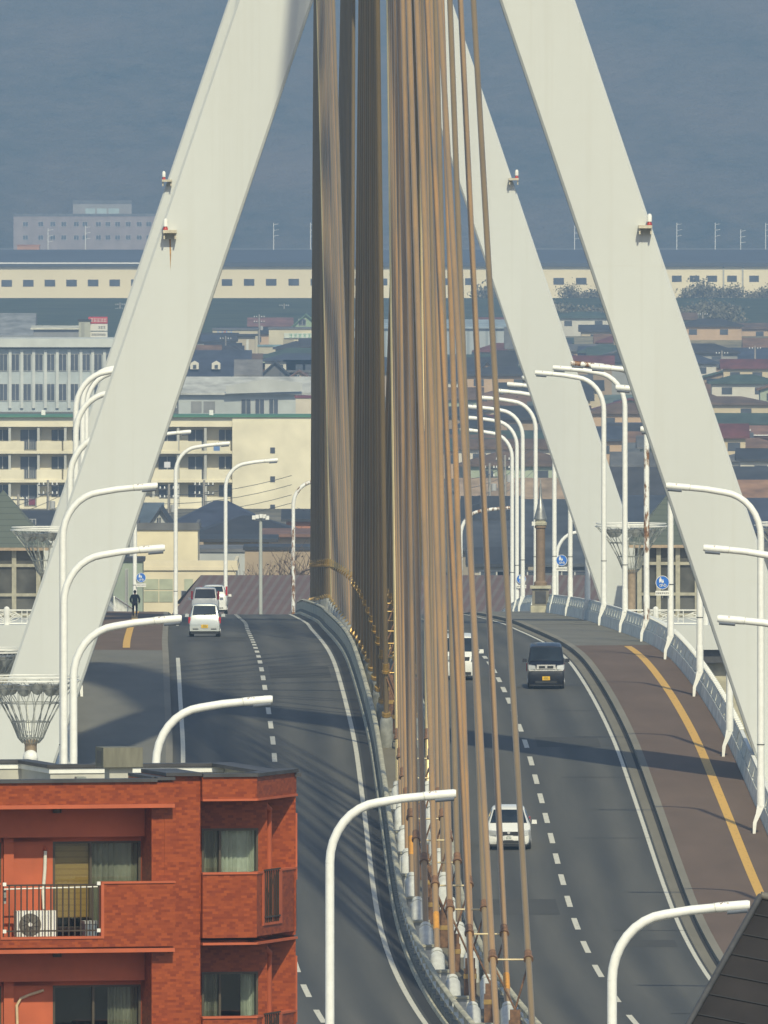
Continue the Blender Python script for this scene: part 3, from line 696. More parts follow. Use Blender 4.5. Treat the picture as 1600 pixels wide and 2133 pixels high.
# ================================================================ town
M_DWIN = mat('far_window', (.07, .08, .10), .3, .2, .3)
def wcol(c): return mat('wall_%d_%d_%d' % tuple(int(x*100) for x in c), c, .75, .10, .25)
def rcol(c): return mat('roof_%d_%d_%d' % tuple(int(x*1000) for x in c), c, .7, .22, .4)
CREAM = (.66, .59, .42); WHITEW = (.68, .66, .57); PEACH = (.64, .46, .29); TANW = (.38, .30, .21); GREYW = (.44, .45, .42); BLUEG = (.45, .50, .50); OLIVE = (.26, .25, .16)
RBLUE = (.045, .055, .085); RDARK = (.035, .037, .042); RRED = (.17, .035, .045); RBROWN = (.17, .09, .06); RGREY = (.13, .13, .13); RPURP = (.13, .06, .08); RTAN = (.27, .2, .13)
def block(name, label, cat, x0, x1, yt, D, depth, wall, roof=None, yr=None, ybase=None, wins=(), gable=None, eave=.5, group=None, wm=None, rm=None, parapet=None, frame=True):
    """building from its outline in the photo: columns x0-x1, wall top row yt at distance D; roof ridge on row yr (None: flat)"""
    X0, X1 = XP(x0, D), XP(x1, D); zw = ZY(yt, D)
    t = thing(name, label, cat, ((X0+X1)/2, D, 0), 0, group)
    wm = wm or wcol(wall)
    zb = 0.0
    body = MB().bb(X0, X1, D, D+depth, zb, zw)
    rm = rm or (rcol(roof) if roof else wm)
    e = eave
    if yr is None:
        r = MB().bb(X0-e*.3, X1+e*.3, D-e*.3, D+depth+e*.3, zw+.002, zw+.28)
        if parapet: r.bb(X0-.1, X1+.1, D-.12, D+.12, zw+.282, zw+.282+parapet); r.bb(X0-.1, X0+.14, D+.122, D+depth, zw+.282, zw+.282+parapet); r.bb(X1-.14, X1+.1, D+.122, D+depth, zw+.282, zw+.282+parapet)
        r.build('roof', rm, t)
    elif gable == 'y':                                      # gable end faces the camera
        zr = ZY(yr, D); xc = (X0+X1)/2
        body.prism([(X0, zw), (X1, zw), (xc, zr)], D, D+depth)
        th = .22; r = MB()
        for s in (-1, 1):
            xe = xc+s*((X1-X0)/2+e); ze = zw-(zr-zw)*e/((X1-X0)/2)
            r.prism([(xc, zr+.003), (xc, zr+th), (xe, ze+th), (xe, ze+.003)] if s > 0 else [(xc, zr+th+.001), (xc, zr+.004), (xe, ze+.003), (xe, ze+th)], D-e, D+depth+e)
        r.build('roof', rm, t)
    else:
        yc = D+depth/2; zr = ZY(yr, yc); hip = gable == 'hip'
        k = min((X1-X0)*.42, depth*.5) if hip else -e
        ze = zw-.02
        r = MB(); a, b, c, d_ = (X0-e, D-e, ze), (X1+e, D-e, ze), (X1+e, D+depth+e, ze), (X0-e, D+depth+e, ze)
        r0, r1 = (X0+k, yc, zr), (X1-k, yc, zr); th = .25
        up = lambda p: (p[0], p[1], p[2]+th)
        r.add([a, b, c, d_, up(a), up(b), up(c), up(d_), up(r0), up(r1)], [(3, 2, 1, 0), (0, 1, 5, 4), (1, 2, 6, 5), (2, 3, 7, 6), (3, 0, 4, 7), (4, 5, 9, 8), (6, 7, 8, 9), (7, 4, 8), (5, 6, 9)])
        r.build('roof', rm, t)
        if not hip:
            for xx in (X0, X1-.2): body.add([(xx, D, zw), (xx+.2, D, zw), (xx+.2, D+depth, zw), (xx, D+depth, zw), (xx, yc, zr-.02), (xx+.2, yc, zr-.02)], [(0, 1, 2, 3), (0, 4, 5, 1), (3, 2, 5, 4), (0, 3, 4), (1, 5, 2)])
    body.build('wall', wm, t)
    for wq in wins:
        a, b, c, d_ = wq[:4]; wmat = wq[4] if len(wq) > 4 else M_DWIN
        A, B, C_, D_ = XP(a, D), XP(b, D), ZY(d_, D), ZY(c, D)
        wn = MB().bb(A, B, D-.05, D+.1, C_, D_).build('window', wmat, t)
        if frame and wmat is M_DWIN:
            f = MB(); q = max(.05, (B-A)*.05)
            f.bb(A-q, B+q, D-.09, D-.052, D_, D_+q); f.bb(A-q, B+q, D-.14, D-.052, C_-q, C_); f.bb((A+B)/2-q/2, (A+B)/2+q/2, D-.09, D-.052, C_, D_); f.bb(A-q, A, D-.09, D-.052, C_, D_); f.bb(B, B+q, D-.09, D-.052, C_, D_)
            f.build('frame', wcol((.50, .50, .46)), wn)
    return t

# --- corrugated warehouse close behind the crest
X0, X1 = XP(385, 1265), XP(1300, 1265)
t = thing('warehouse', 'long warehouse with rusty ribbed red roof close behind the road crest', 'warehouse', ((X0+X1)/2, 1265, 0))
MB().bb(X0+.6, X1-.6, 1266, 1300, 0, ZY(1290, 1265)).build('wall', wcol(TANW), t)
mbr = MB(); n = 4
zs0, zs1 = ZY(1288, 1265), ZY(1198, 1284)
mbr.add([(X0-1.2, 1265, zs0), (X1, 1265, zs0), (X1, 1284, zs1), (X0+1.0, 1284, zs1), (X1, 1303, zs0), (X0-1.2, 1303, zs0), (X0-1.2, 1265, zs0-.25), (X1, 1265, zs0-.25)], [(0, 1, 2, 3), (3, 2, 4, 5), (6, 7, 1, 0)])
mbr.uv = [(p[0], p[2]*1.0) for p in mbr.v]
mbr.build('roof', m_stripe('rusty_ribbed_roof', (.15, .092, .075), (.17, .145, .125), .66, .40, 0, -.75, .75, .35), t)
# --- cream shop building left of it
block('shop', 'cream two-storey shop with a row of large ground floor windows left of the ribbed roof', 'shop', 262, 492, 1188, 1330, 14, (.70, .62, .44), None, None,
      wins=[(300, 330, 1206, 1228, mat('pale_pane', (.42, .45, .33), .3, .15, .6)), (332, 360, 1206, 1228, MATS['pale_pane']), (300, 330, 1231, 1254, MATS['pale_pane']), (332, 360, 1231, 1254, MATS['pale_pane']), (384, 402, 1206, 1232, MATS['pale_pane']), (378, 400, 1231, 1249)], parapet=.5)
t2 = COL.objects[-1]
block('shop', 'cream upper storey block with flat roof standing on the shop', 'shop', 284, 412, 1104, 1350, 12, (.70, .62, .42), RGREY, None, parapet=.3)
block('shop', 'greenish shop front wall behind the walking person', 'shop', 236, 297, 1170, 1322, 6, (.30, .35, .27), RDARK, None, wins=[(262, 266, 1186, 1262)])
block('shed', 'low pale grey flat-roofed shed right of the cream shop', 'shed', 416, 512, 1150, 1420, 14, GREYW, RGREY, None)
block('shed', 'tan shed with flat roof behind the bare tree', 'shed', 510, 662, 1146, 1400, 10, (.36, .28, .19), RDARK, None)
block('house', 'low cream house with dark tiled roof band right of the shop', 'house', 424, 560, 1128, 1470, 12, (.50, .40, .24), RDARK, 1119, eave=.8)
block('house', 'house with brown roof band just behind the rusted lamp', 'house', 560, 690, 1118, 1520, 12, TANW, RBROWN, 1106, eave=.8)
block('house', 'large dark-roofed house below the cream apartment block', 'house', 372, 545, 1102, 1600, 16, TANW, RBLUE, 1048, gable='hip', eave=1.0)
block('house', 'dark wide-roofed house right of the large dark one', 'house', 425, 612, 1118, 1545, 14, TANW, RDARK, 1079, gable='hip', eave=1.0)
block('house', 'small grey gabled house with narrow dark window beside the near left leg', 'house', 312, 356, 1094, 1590, 14, GREYW, RDARK, 1062, gable='y', wins=[(327, 335, 1078, 1099)])
block('house', 'blue-grey roofed house at the edge of the near left leg', 'house', 270, 330, 1094, 1640, 10, GREYW, (.10, .13, .16), 1052)
block('house', 'house with brick-orange wall strip left of the cable bundle', 'house', 596, 690, 1086, 1660, 12, (.40, .17, .09), RDARK, 1065)
block('house', 'dark low house at the left edge below the apartments', 'house', -40, 150, 1100, 1640, 12, (.12, .13, .13), RDARK, 1068, wins=[(60, 74, 1082, 1094)])

# --- apartment block
D = 1850.0
t = thing('apartment_block', 'long cream apartment block with balcony rows and a blank right wall', 'apartment block', (XP(300, D), D, 0))
AW = wcol((.74, .68, .50)); zt = ZY(869, D)
sh = MB(); sh.bb(XP(-60, D), XP(484, D), D+1.7, D+13, 0, zt)
xa, xb = XP(484, D), XP(668, D)
sh.bb(xa, xb, D-.25, D+13, 0, zt); sh.bb(XP(-60, D), xa-.003, D, D+1.69, ZY(889, D), zt)
sh.build('wall', AW, t)
MB().bb(XP(-62, D), xb+.15, D-.45, D+13.2, zt+.002, zt+.15).build('roof_edge', mat('roof_green', (.07, .20, .11), .6, .1, .5), t)
FL = [(889, 919, 945), (945, 978, 1005), (1004, 1036, 1062)]
pa = MB(); sb = MB(); pr = MB()
for (y0, y1, y2) in FL:
    for a, b in ((-60, 484),): 
        sb.bb(XP(a, D), XP(b, D)-.004, D-.05, D+1.68, ZY(y2, D), ZY(y2-6, D))
        for k, (p, q) in enumerate(((-60, 50), (76, 128), (132, 250), (250, 371), (375, 420), (432, 480))): pa.bb(XP(p, D), XP(q, D), D+.02, D+.14, ZY(y2-6, D), ZY(y1, D))
for p in (-20, 20, 80, 136, 200, 260, 320, 371, 428): pr.bb(XP(p, D)-.14, XP(p, D)+.14, D+.15, D+1.69, 0, ZY(890, D))
sb.build('balcony_slab', AW, t); pa.build('balcony_parapet', AW, t); pr.build('partition', wcol((.44, .44, .40)), t)
for (y0, y1, y2) in FL:
    for a, b in ((-8, 17), (42, 76), (107, 134), (150, 176), (210, 236), (330, 366), (392, 422), (456, 482)):
        tall = (b-a) > 28
        wn = MB().bb(XP(a, D), XP(b, D), D+1.60, D+1.75, ZY(y2-8 if tall else y1-1, D), ZY(y0+7, D)).build('window', M_DWIN, t)
        MB().bb(XP((a+b)/2, D)-.05, XP((a+b)/2, D)+.05, D+1.55, D+1.598, ZY(y2-8 if tall else y1-1, D), ZY(y0+7, D)).build('frame', wcol((.50, .50, .46)), wn)
        if tall:
            rlg = MB()
            for q in range(9): xx = XP(b+2-(b-a)*.9*q/8, D); rlg.bb(xx-.03, xx+.03, D+.03, D+.09, ZY(y2-6, D), ZY(y1+1, D))
            rlg.build('balcony_rail', wcol((.34, .34, .32)), t)
for y in (938, 998, 1057): MB().bb(XP(563, D), XP(573, D), D-.3, D-.1, ZY(y+6, D), ZY(y-6, D)).build('window', M_DWIN, t)
for x, y in ((90, 862), (440, 862)): MB().bb(XP(x, D)-.22, XP(x, D)+.22, D+1, D+1.4, zt+.222, ZY(y, D)+.4).build('roof_vent', M_WHITE, t)
for a, y, c in ((60, 1046, (.18, .03, .06)), (445, 933, (.12, .22, .45)), (342, 968, (.6, .6, .62))):
    MB().bb(XP(a, D), XP(a+13, D), D-.02, D+.01, ZY(y+6, D), ZY(y-6, D)).build('hanging_laundry', wcol(c), t)

# --- grey-blue office with two rows of tall windows, and the pale hall beyond the leg
D = 2480.0
wl = []
for (a, b) in ((738, 772), (800, 834)):
    for k in range(15): wl.append((9+24.6*k-12.3+3, 9+24.6*k+3+3, a, b))
t = block('office_building', 'grey-blue two-storey office with rows of tall windows at the left edge', 'office building', -40, 330, 727, D, 14, BLUEG, RGREY, None, wins=wl)
MB().bb(XP(-42, D), XP(332, D), D-1.2, D+14.5, ZY(727, D)+.285, ZY(705, D)).build('roof_fascia', wcol((.56, .58, .53)), t)
pp = MB()
for k in range(16): pp.bb(XP(12+24.6*k+9-24.6, D)-.22, XP(12+24.6*k+9-24.6, D)+.22, D-.35, D-.001, ZY(850, D), ZY(728, D))
pp.build('pilasters', wcol((.56, .58, .54)), t)
D = 2440.0
t = block('hall', 'pale low hall with broad gabled fascia and three tall windows', 'hall', 372, 636, 822, D, 16, (.44, .47, .45), (.50, .50, .45), 788, eave=.8, wins=[(503, 522, 832, 862), (532, 550, 832, 862), (561, 579, 832, 862), (398, 420, 836, 860, mat('shutter_grey', (.22, .22, .21), .6, .15, .4)), (424, 448, 836, 860, MATS['shutter_grey'])])
MB().prism([(XP(470, D), ZY(820, D)), (XP(630, D), ZY(815, D)), (XP(630, D), ZY(797, D)), (XP(553, D), ZY(789, D)), (XP(470, D), ZY(804, D))], D-1.3, D-.9).build('fascia', wcol((.50, .51, .47)), t)
block('shop', 'small white shop with pointed emblem right of the pale hall', 'shop', 616, 680, 829, 2425, 8, (.62, .55, .42), RRED, None)
t = COL.objects
# --- sign block
D = 2560.0
block('roof_house', 'cream stair head on the office roof beside the red sign', 'stair head', 164, 188, 669, D, 4, (.42, .42, .34), RDARK, None, wins=[(169, 176, 672, 700, wcol((.33, .33, .28)))])
x0, x1 = XP(184, D+1), XP(224, D+1)
t = thing('billboard', 'red and white rooftop billboard at the left of the near leg', 'billboard', ((x0+x1)/2, D+1, 0))
MB().bb(x0, x1, D+1, D+1.3, ZY(674, D), ZY(660, D)).build('red_panel', mat('sign_red', (.48, .05, .07), .5, .08, .6), t)
MB().bb(x0+.3, x1, D+1, D+1.3, ZY(689, D), ZY(675, D)).build('white_panel', WP := wcol((.70, .68, .60)), t)
MB().bb(x0+.3, x1, D+1, D+1.3, ZY(703, D), ZY(691, D)).build('lower_panel', WP, t)
MB().bb(x0+.5, x0+.7, D+1.35, D+1.6, 0, ZY(662, D)).bb(x1-.7, x1-.5, D+1.35, D+1.6, 0, ZY(662, D)).build('posts', M_DARK, t)
marks(5, .6, 'lettering', WP, t, ((x0+x1)/2+.1, D+.97, ZY(667, D)), .85)
marks(3, .42, 'lettering', M_DARK, t, ((x0+x1)/2+.6, D+.97, ZY(682, D)), .9); marks(8, .34, 'lettering', M_DARK, t, ((x0+x1)/2+.1, D+.97, ZY(697, D)), .8)
block('warehouse', 'grey flat warehouse behind the office at the left edge', 'warehouse', -30, 66, 702, 2900, 30, (.20, .21, .22), (.24, .25, .25), 655)
block('warehouse', 'grey block with pale rooftop pipe between the office and the billboard', 'warehouse', 70, 165, 686, 2800, 20, (.24, .245, .25), (.62, .60, .48), 681)
# --- shops beyond the hall
block('house', 'blue-roofed house with two white dormers above the pale hall', 'house', 360, 486, 787, 2620, 14, GREYW, RBLUE, 748)
for x in (405, 450):
    D = 2621; t = thing('dormer', 'white dormer on the blue roof, %s' % ('left one beside the leg' if x < 420 else 'right one'), 'dormer', (XP(x, D), D, ZY(770, D)))
    xa, xb = XP(x-9, D), XP(x+9, D); MB().prism([(xa, ZY(769, D)), (xb, ZY(769, D)), (xb, ZY(757, D)), ((xa+xb)/2, ZY(752, D)), (xa, ZY(757, D))], D, D+5).build('wall', wcol((.70, .66, .54)), t); MB().bb(XP(x-3, D), XP(x+4, D), D-.04, D-.01, ZY(768, D), ZY(760, D)).build('window', M_DWIN, t)
block('house', 'grey-tiled gabled house right of the dormer roof', 'house', 494, 540, 784, 2580, 12, (.40, .40, .30), (.19, .18, .17), 752)
block('house', 'dark house behind the pale hall roof', 'house', 540, 606, 786, 2640, 10, RGREY, RDARK, 756, gable='y')
block('house', 'small peach gabled house behind the right end of the hall roof', 'house', 604, 642, 787, 2600, 10, PEACH, RBROWN, 774, gable='y', wins=[(615, 624, 781, 789)])
block('house', 'purple-roofed house partly behind the dark cables', 'house', 632, 720, 812, 2500, 10, GREYW, RPURP, 798)
block('store', 'long store with blue-grey roof left of the cable bundle', 'store', 540, 780, 770, 2760, 16, (.12, .12, .14), (.075, .075, .11), 740)
t = block('store', 'white store with a green lettered sign above two windows', 'store', 560, 668, 686, 3020, 14, (.60, .54, .38), RGREY, None, wins=[(590, 612, 707, 723, wcol((.36, .32, .22))), (623, 645, 707, 723)])
D = 3020.0
MB().bb(XP(592, D), XP(668, D), D-.3, D-.06, ZY(704, D), ZY(694, D)).build('sign_board', wcol((.62, .66, .56)), t)
marks(6, .8, 'sign_lettering', mat('sign_green', (.03, .26, .13), .5, .08, .6), t, (XP(630, D), D-.31, ZY(699, D)), 1.05)
t = block('store', 'cream store with a blue and red sign left of the white one', 'store', 443, 537, 688, 3080, 14, (.50, .45, .32), RGREY, None)
D = 3080.0; marks(2, .75, 'sign_lettering', mat('sign_sky', (.08, .25, .62), .5, .08, .6), t, (XP(459, D), D-.02, ZY(692, D))); marks(1, .75, 'sign_lettering', MATS['sign_red'], t, (XP(468, D), D-.02, ZY(692, D))); marks(2, .75, 'sign_lettering', MATS['sign_sky'], t, (XP(477, D), D-.02, ZY(692, D)))
block('house', 'grey low-roofed house in front of the cream store', 'house', 430, 498, 738, 2960, 12, (.33, .31, .24), RDARK, 717, wins=[(469, 480, 724, 731)])
block('house', 'cream annex with dark flat roof and tall narrow window', 'house', 496, 531, 700, 2980, 8, (.46, .40, .29), RDARK, None, wins=[(513, 518, 707, 735, wcol((.65, .65, .58)))], eave=2)
block('house', 'dark-roofed house at the leg edge left of the cream store', 'house', 425, 452, 712, 3000, 8, GREYW, RBLUE, 700)
block('house', 'long cream wall below the white store', 'house', 538, 585, 722, 2990, 6, (.50, .46, .34), (.2, .32, .36), None)
block('house', 'pale green house above the white store', 'house', 607, 668, 683, 3200, 12, (.30, .40, .24), (.12, .2, .12), 656, gable='y', wins=[(622, 637, 665, 677)])
block('house', 'low reddish-roofed house between the two stores', 'house', 520, 606, 680, 3260, 10, (.26, .24, .2), (.2, .1, .09), 664)
# --- right of the cables
W2 = m_stripe('ribbed_metal_wall', (.38, .42, .42), (.26, .30, .31), 1.6, .28, 0, 0, .6, .12)
block('warehouse', 'big ribbed blue-grey warehouse left of the far right leg', 'warehouse', 735, 1056, 684, 2900, 40, BLUEG, (.30, .36, .38), 668, wm=W2)
block('house', 'cream-walled annex right of the ribbed warehouse', 'house', 1057, 1100, 727, 2860, 10, CREAM, RGREY, 684)
block('house', 'red-brown wooden house below the ribbed warehouse', 'house', 1034, 1073, 783, 2560, 10, (.20, .08, .065), RDARK, 733, wm=m_stripe('redwood', (.20, .085, .07), (.12, .05, .045), .5, .3, 1))
block('house', 'peach gable-walled house among the brown cables', 'house', 990, 1041, 782, 2500, 12, PEACH, RDARK, 756, gable='y')
block('house', 'dark-roofed house across the brown cables at the height of the lamp arms', 'house', 720, 1032, 776, 2620, 14, TANW, RDARK, 747)
rd = random.Random(23)
G = 'houses in the dense town'
HL = [
 ('long pale roadside wall building at the right edge', 1150, 1640, 702, 3300, 12, (.62, .50, .32), (.60, .50, .34), 692, None),
 ('dark-roofed house on the skyline of the field at right', 1474, 1520, 692, 3360, 10, (.48, .42, .30), RBLUE, 680, 'hip'),
 ('reddish-purple roofed house at the far right field edge', 1536, 1640, 692, 3380, 10, (.5, .45, .36), (.20, .06, .08), 679, 'hip'),
 ('tiny white gabled house between the two right legs near the field', 1196, 1214, 690, 3360, 8, (.6, .5, .35), RGREY, 674, 'y'),
 ('broad olive-roofed shed under the pale roadside wall', 1140, 1660, 728, 3100, 30, OLIVE, (.24, .21, .13), 703, None),
 ('dark roofed house right of the near right leg, second below the olive shed', 1440, 1478, 752, 2900, 10, (.5, .42, .28), RBLUE, 729, None),
 ('cream gabled house right of the near right leg below the olive shed', 1468, 1496, 752, 2880, 10, (.62, .52, .33), RDARK, 730, 'y'),
 ('large blue-black roof at the right edge below the olive shed', 1496, 1660, 752, 2900, 14, TANW, RBLUE, 727, None),
 ('blue-black roof between the two right legs below the olive shed', 1212, 1320, 746, 2880, 12, (.5, .42, .3), RBLUE, 724, None),
 ('tan flat-roofed house with three pale windows at the right edge', 1440, 1660, 766, 2740, 14, (.24, .19, .165), (.30, .25, .2), 752, None),
 ('peach-walled house under the house with pale windows', 1536, 1598, 793, 2660, 10, (.62, .42, .24), RDARK, 788, None),
 ('dark-walled house left of the peach-walled one', 1440, 1536, 796, 2640, 10, (.09, .10, .12), RDARK, 790, None),
 ('dark red hip-roofed house at the right edge', 1512, 1592, 846, 2420, 12, (.60, .42, .24), RRED, 818, 'hip'),
 ('grey-roofed house left of the dark red roof', 1440, 1516, 842, 2470, 12, (.3, .24, .2), (.13, .10, .10), 815, None),
 ('house with peach balcony wall and greenish ground floor', 1506, 1596, 863, 2360, 8, (.60, .43, .24), RGREY, 847, None),
 ('greenish low house with bright panes below the peach balcony', 1460, 1660, 884, 2300, 8, (.22, .27, .2), (.05, .075, .06), 864, None),
 ('brown-roofed row under a white gutter line at the right edge', 1440, 1680, 912, 2180, 12, (.30, .18, .12), (.24, .13, .09), 890, None),
 ('grey gable roof below the brown-roofed row', 1440, 1562, 935, 2120, 12, (.2, .16, .15), (.10, .105, .11), 905, None),
 ('reddish-purple roof right of the grey gable roof', 1515, 1690, 953, 2060, 12, (.36, .24, .16), (.15, .075, .075), 928, None),
 ('tan-walled house with dark windows under the reddish roof', 1518, 1690, 974, 2000, 10, (.34, .22, .14), (.33, .22, .145), 953, None),
 ('brown-walled house at the right edge above the lamp bend', 1530, 1700, 1006, 1920, 10, (.25, .14, .085), (.045, .048, .055), 976, None),
 ('brown low wall house above the dark roof at the right edge', 1540, 1700, 1040, 1830, 10, (.26, .15, .095), (.30, .17, .10), 1004, None),
 ('dark blue roof at the right edge beside the lamp bend', 1550, 1720, 1110, 1700, 16, (.32, .2, .13), RBLUE, 1042, None),
 ('dark blue roof with white gutter between the right legs', 1270, 1400, 925, 2120, 16, (.14, .15, .17), (.05, .062, .09), 884, None),
 ('grey roof with small white gable between the right legs', 1270, 1420, 951, 2050, 10, (.5, .46, .36), (.12, .125, .125), 926, None),
 ('tan house wall between the right legs', 1270, 1430, 975, 1990, 10, (.36, .24, .145), (.34, .23, .14), 953, None),
 ('brown house with dark window band between the right legs', 1280, 1440, 1034, 1840, 10, (.33, .21, .13), (.05, .05, .055), 977, None),
 ('dark blue tiled roof behind the wire funnel', 1290, 1460, 1100, 1660, 16, (.15, .14, .13), (.045, .055, .075), 1036, None),
 ('greenish flat roof between the right legs, upper', 1268, 1310, 842, 2420, 8, (.24, .27, .23), (.12, .16, .14), 826, None),
 ('small tan gable between the right legs', 1276, 1306, 872, 2300, 8, (.28, .24, .17), RDARK, 840, 'y'),
 ('dark house under the nested lamp arms', 1040, 1220, 842, 2440, 12, (.2, .19, .17), RDARK, 800, None),
 ('grey-green roof among the right lamp arms', 1060, 1200, 872, 2340, 12, (.34, .33, .26), (.085, .105, .10), 840, None),
 ('pale house among the cables below the lamp arms', 960, 1050, 868, 2360, 10, (.48, .44, .33), (.16, .12, .14), 846, None),
 ('yellow-orange shop band with a red line left of the far right leg', 960, 1142, 900, 2240, 10, (.52, .34, .09), (.42, .36, .24), None, None),
 ('cream house under the yellow shop band', 960, 1150, 914, 2180, 8, (.52, .46, .26), RDARK, None, None),
 ('purple-red flat roof left of the far right leg', 970, 1112, 936, 2110, 10, (.18, .08, .10), RPURP, 914, None),
 ('blue-edged low house below the purple-red roof', 972, 1056, 948, 2070, 8, (.50, .47, .38), (.10, .22, .36), 938, None),
 ('dark roof right of the blue-edged house', 1056, 1160, 948, 2080, 8, TANW, RBLUE, 924, None),
 ('tan-walled house with one dark window behind the right lamps', 968, 1146, 985, 1990, 12, (.42, .32, .22), (.40, .31, .22), 950, None),
 ('tan low houses row behind the pointed spire', 968, 1190, 1040, 1840, 10, (.36, .27, .18), (.34, .25, .17), 1000, None),
 ('olive-cream wall between the brown cables and the right lamps', 972, 1078, 1086, 1730, 10, (.37, .35, .22), RDARK, 1038, None),
 ('large dark blue-grey roof behind the pointed column', 1075, 1270, 1130, 1600, 22, (.10, .11, .125), (.05, .058, .07), 1045, None),
 ('dark slate roof between the cables left of the pointed column', 955, 1120, 1148, 1560, 20, (.30, .26, .19), (.06, .065, .075), 1090, None),
 ('pale-walled low house under the dark slate roof', 985, 1100, 1180, 1480, 10, (.45, .41, .33), RDARK, 1145, None),
 ('grey-blue low roof behind the far right leg foot', 1130, 1330, 1180, 1450, 16, (.12, .13, .14), (.07, .08, .09), 1120, None),
]
for lab, x0, x1, yt, D, dep, wl_, rf, yr, gb in HL:
    n = rd.randint(2, 4) if x1-x0 > 60 else 1
    wins = []
    s = FPX/D
    for q in range(n):
        a = x0+(x1-x0)*(q+.25+.2*rd.random())/n; wv = s*(.7+.7*rd.random()); hv = s*(.5+.5*rd.random()); y_ = yt+s*.45
        wins.append((a, a+wv*2, y_, y_+hv*1.2, M_DWIN if rd.random() < .75 else wcol((.52, .48, .34))))
    t = block('house', lab, 'house', x0, x1, yt, D, dep, wl_, rf, yr, wins=wins, gable=gb, eave=.6)
    if 'white gutter' in lab: MB().bb(XP(x0, D)-.7, XP(x1, D)+.7, D-.9, D-.62, ZY(yt, D)+.3, ZY(yt, D)+.42).build('gutter', M_WHITE, t)
    if 'red line' in lab: MB().bb(XP(x0, D), XP(x1, D), D-.12, D-.01, ZY(893, D), ZY(890.5, D)).build('stripe', MATS['sign_red'], t)
    if 'three pale windows' in lab:
        for a, b in ((1487, 1512), (1537, 1562), (1577, 1597)): MB().bb(XP(a, D), XP(b, D), D-.09, D-.052, ZY(786, D), ZY(772, D)).build('window', wcol((.54, .50, .32)), t)
# many smaller houses fill the town between and beyond, each with its own roof
WALLS = [('cream', (.56, .47, .31)), ('white', (.60, .57, .48)), ('peach', (.50, .35, .22)), ('grey', (.30, .30, .28)), ('tan', (.32, .24, .16)), ('pale green', (.36, .41, .30))]
ROOFS = [('blue', (.05, .062, .09)), ('black', (.032, .034, .04)), ('red', (.14, .045, .045)), ('brown', (.13, .085, .06)), ('grey', (.12, .12, .12)), ('dark', (.045, .045, .05)), ('green', (.055, .085, .07)), ('rust-brown', (.19, .11, .07))]
def where(x, D):
    p = CX+x*FPX/D; y = HY+CZ*FPX/D
    a = 'at the left edge' if p < 250 else 'right of the left leg' if p < 660 else 'behind the cables' if p < 960 else 'left of far right leg' if p < 1150 else 'between right legs' if p < 1340 else 'at right edge'
    return a, y
for i in range(130):
    D = 1900+1380*(i/130.0)+rd.uniform(-20, 20)
    px = rd.uniform(940, 1640) if i % 5 else rd.uniform(400, 700)
    if i % 5 == 0: D = max(D, 2650)
    wn, wc = WALLS[rd.randrange(6)]; rn, rc = ROOFS[rd.randrange(8)]
    wv = rd.uniform(6, 13); dep = rd.uniform(6, 9); hh = rd.choice((2.7, 2.9, 3.1, 3.3, 5.1))
    x = XP(px, D); s = FPX/D
    a, y = where(x, D)
    gb = rd.choice(('hip', None, 'y', None, None, 'hip'))
    x0, x1 = px-wv*s/2, px+wv*s/2; yt = HY+(CZ-hh)*s; yr = HY+(CZ-hh-rd.uniform(.9, 1.6))*s
    wins = [(x0+(x1-x0)*(q+.3)/2, x0+(x1-x0)*(q+.3)/2+s*1.5, yt+s*.5, yt+s*1.5, M_DWIN) for q in range(2)]
    block('house', f'{wn} {"tall" if hh > 5 else "low"} house with {rn} {"hip" if gb == "hip" else "gable"} roof, {["nearer", "middle", "far"][min(2, int((D-1900)/480))]} town, {a}', 'house', x0, x1, yt, D, dep, wc, rc, yr, wins=wins, gable=gb, group=G, frame=False)

# --- green sign seen between the cables
D = 2230.0; x0, x1 = XP(728, D), XP(818, D)
t = thing('shop_sign', 'green shop sign with yellow border and white letters seen between the cables', 'sign', ((x0+x1)/2, D, 0))
MB().bb(x0, x1, D, D+.3, ZY(936, D), ZY(902, D)).build('board', mat('sign_board_green', (.02, .20, .09), .5, .06, 1), t)
bd = MB()
for a, b in ((902, 904), (934, 936)): bd.bb(x0, x1, D-.06, D-.004, ZY(b, D), ZY(a, D))
bd.build('border', mat('sign_yellow', (.62, .50, .10), .5, .05, 1), t); MB().bb(x0+.3, x0+.5, D+.32, D+.5, 0, ZY(905, D)).bb(x1-.5, x1-.3, D+.32, D+.5, 0, ZY(905, D)).build('posts', M_DARK, t)
text('イ', 1.5, 'lettering', WP, t, (XP(736, D), D-.05, ZY(919, D))); marks(1, 1.5, 'lettering', WP, t, (XP(806, D), D-.02, ZY(919, D)))

# --- the long far factory and what stands behind it
D = 3930.0
wl = [(x-11, x+11, 583, 597) for x in (14, 59, 104, 149, 194, 239, 284, 329, 374, 419, 473, 519, 565, 612, 658, 704, 750, 796, 842, 888, 934, 980, 1026, 1072, 1118, 1164, 1211, 1256, 1300, 1345)]+[(x-10, x+10, 574, 587) for x in (1410, 1447, 1484, 1525, 1571)]
wl = [(a, b, c-(a/1600.)*6 if a < 1390 else c, d_-(a/1600.)*6 if a < 1390 else d_) for a, b, c, d_ in wl]
t = thing('factory', 'very long low cream factory with a row of small square windows and dark roof', 'factory', (0, D, 0))
FW = mat('factory_cream', (.80, .70, .47), .8, .06, .02)
X0, X1 = XP(-260, D), XP(1900, D)
fw = MB().bb(X0, X1, D, D+60, 0, ZY(553, D)); fw.build('wall', FW, t)
MB().bb(X0, X1, D-.5, D-.002, 0, ZY(634, D)).build('plinth', wcol((.66, .63, .54)), t)
rz = ZY(520, D+60)
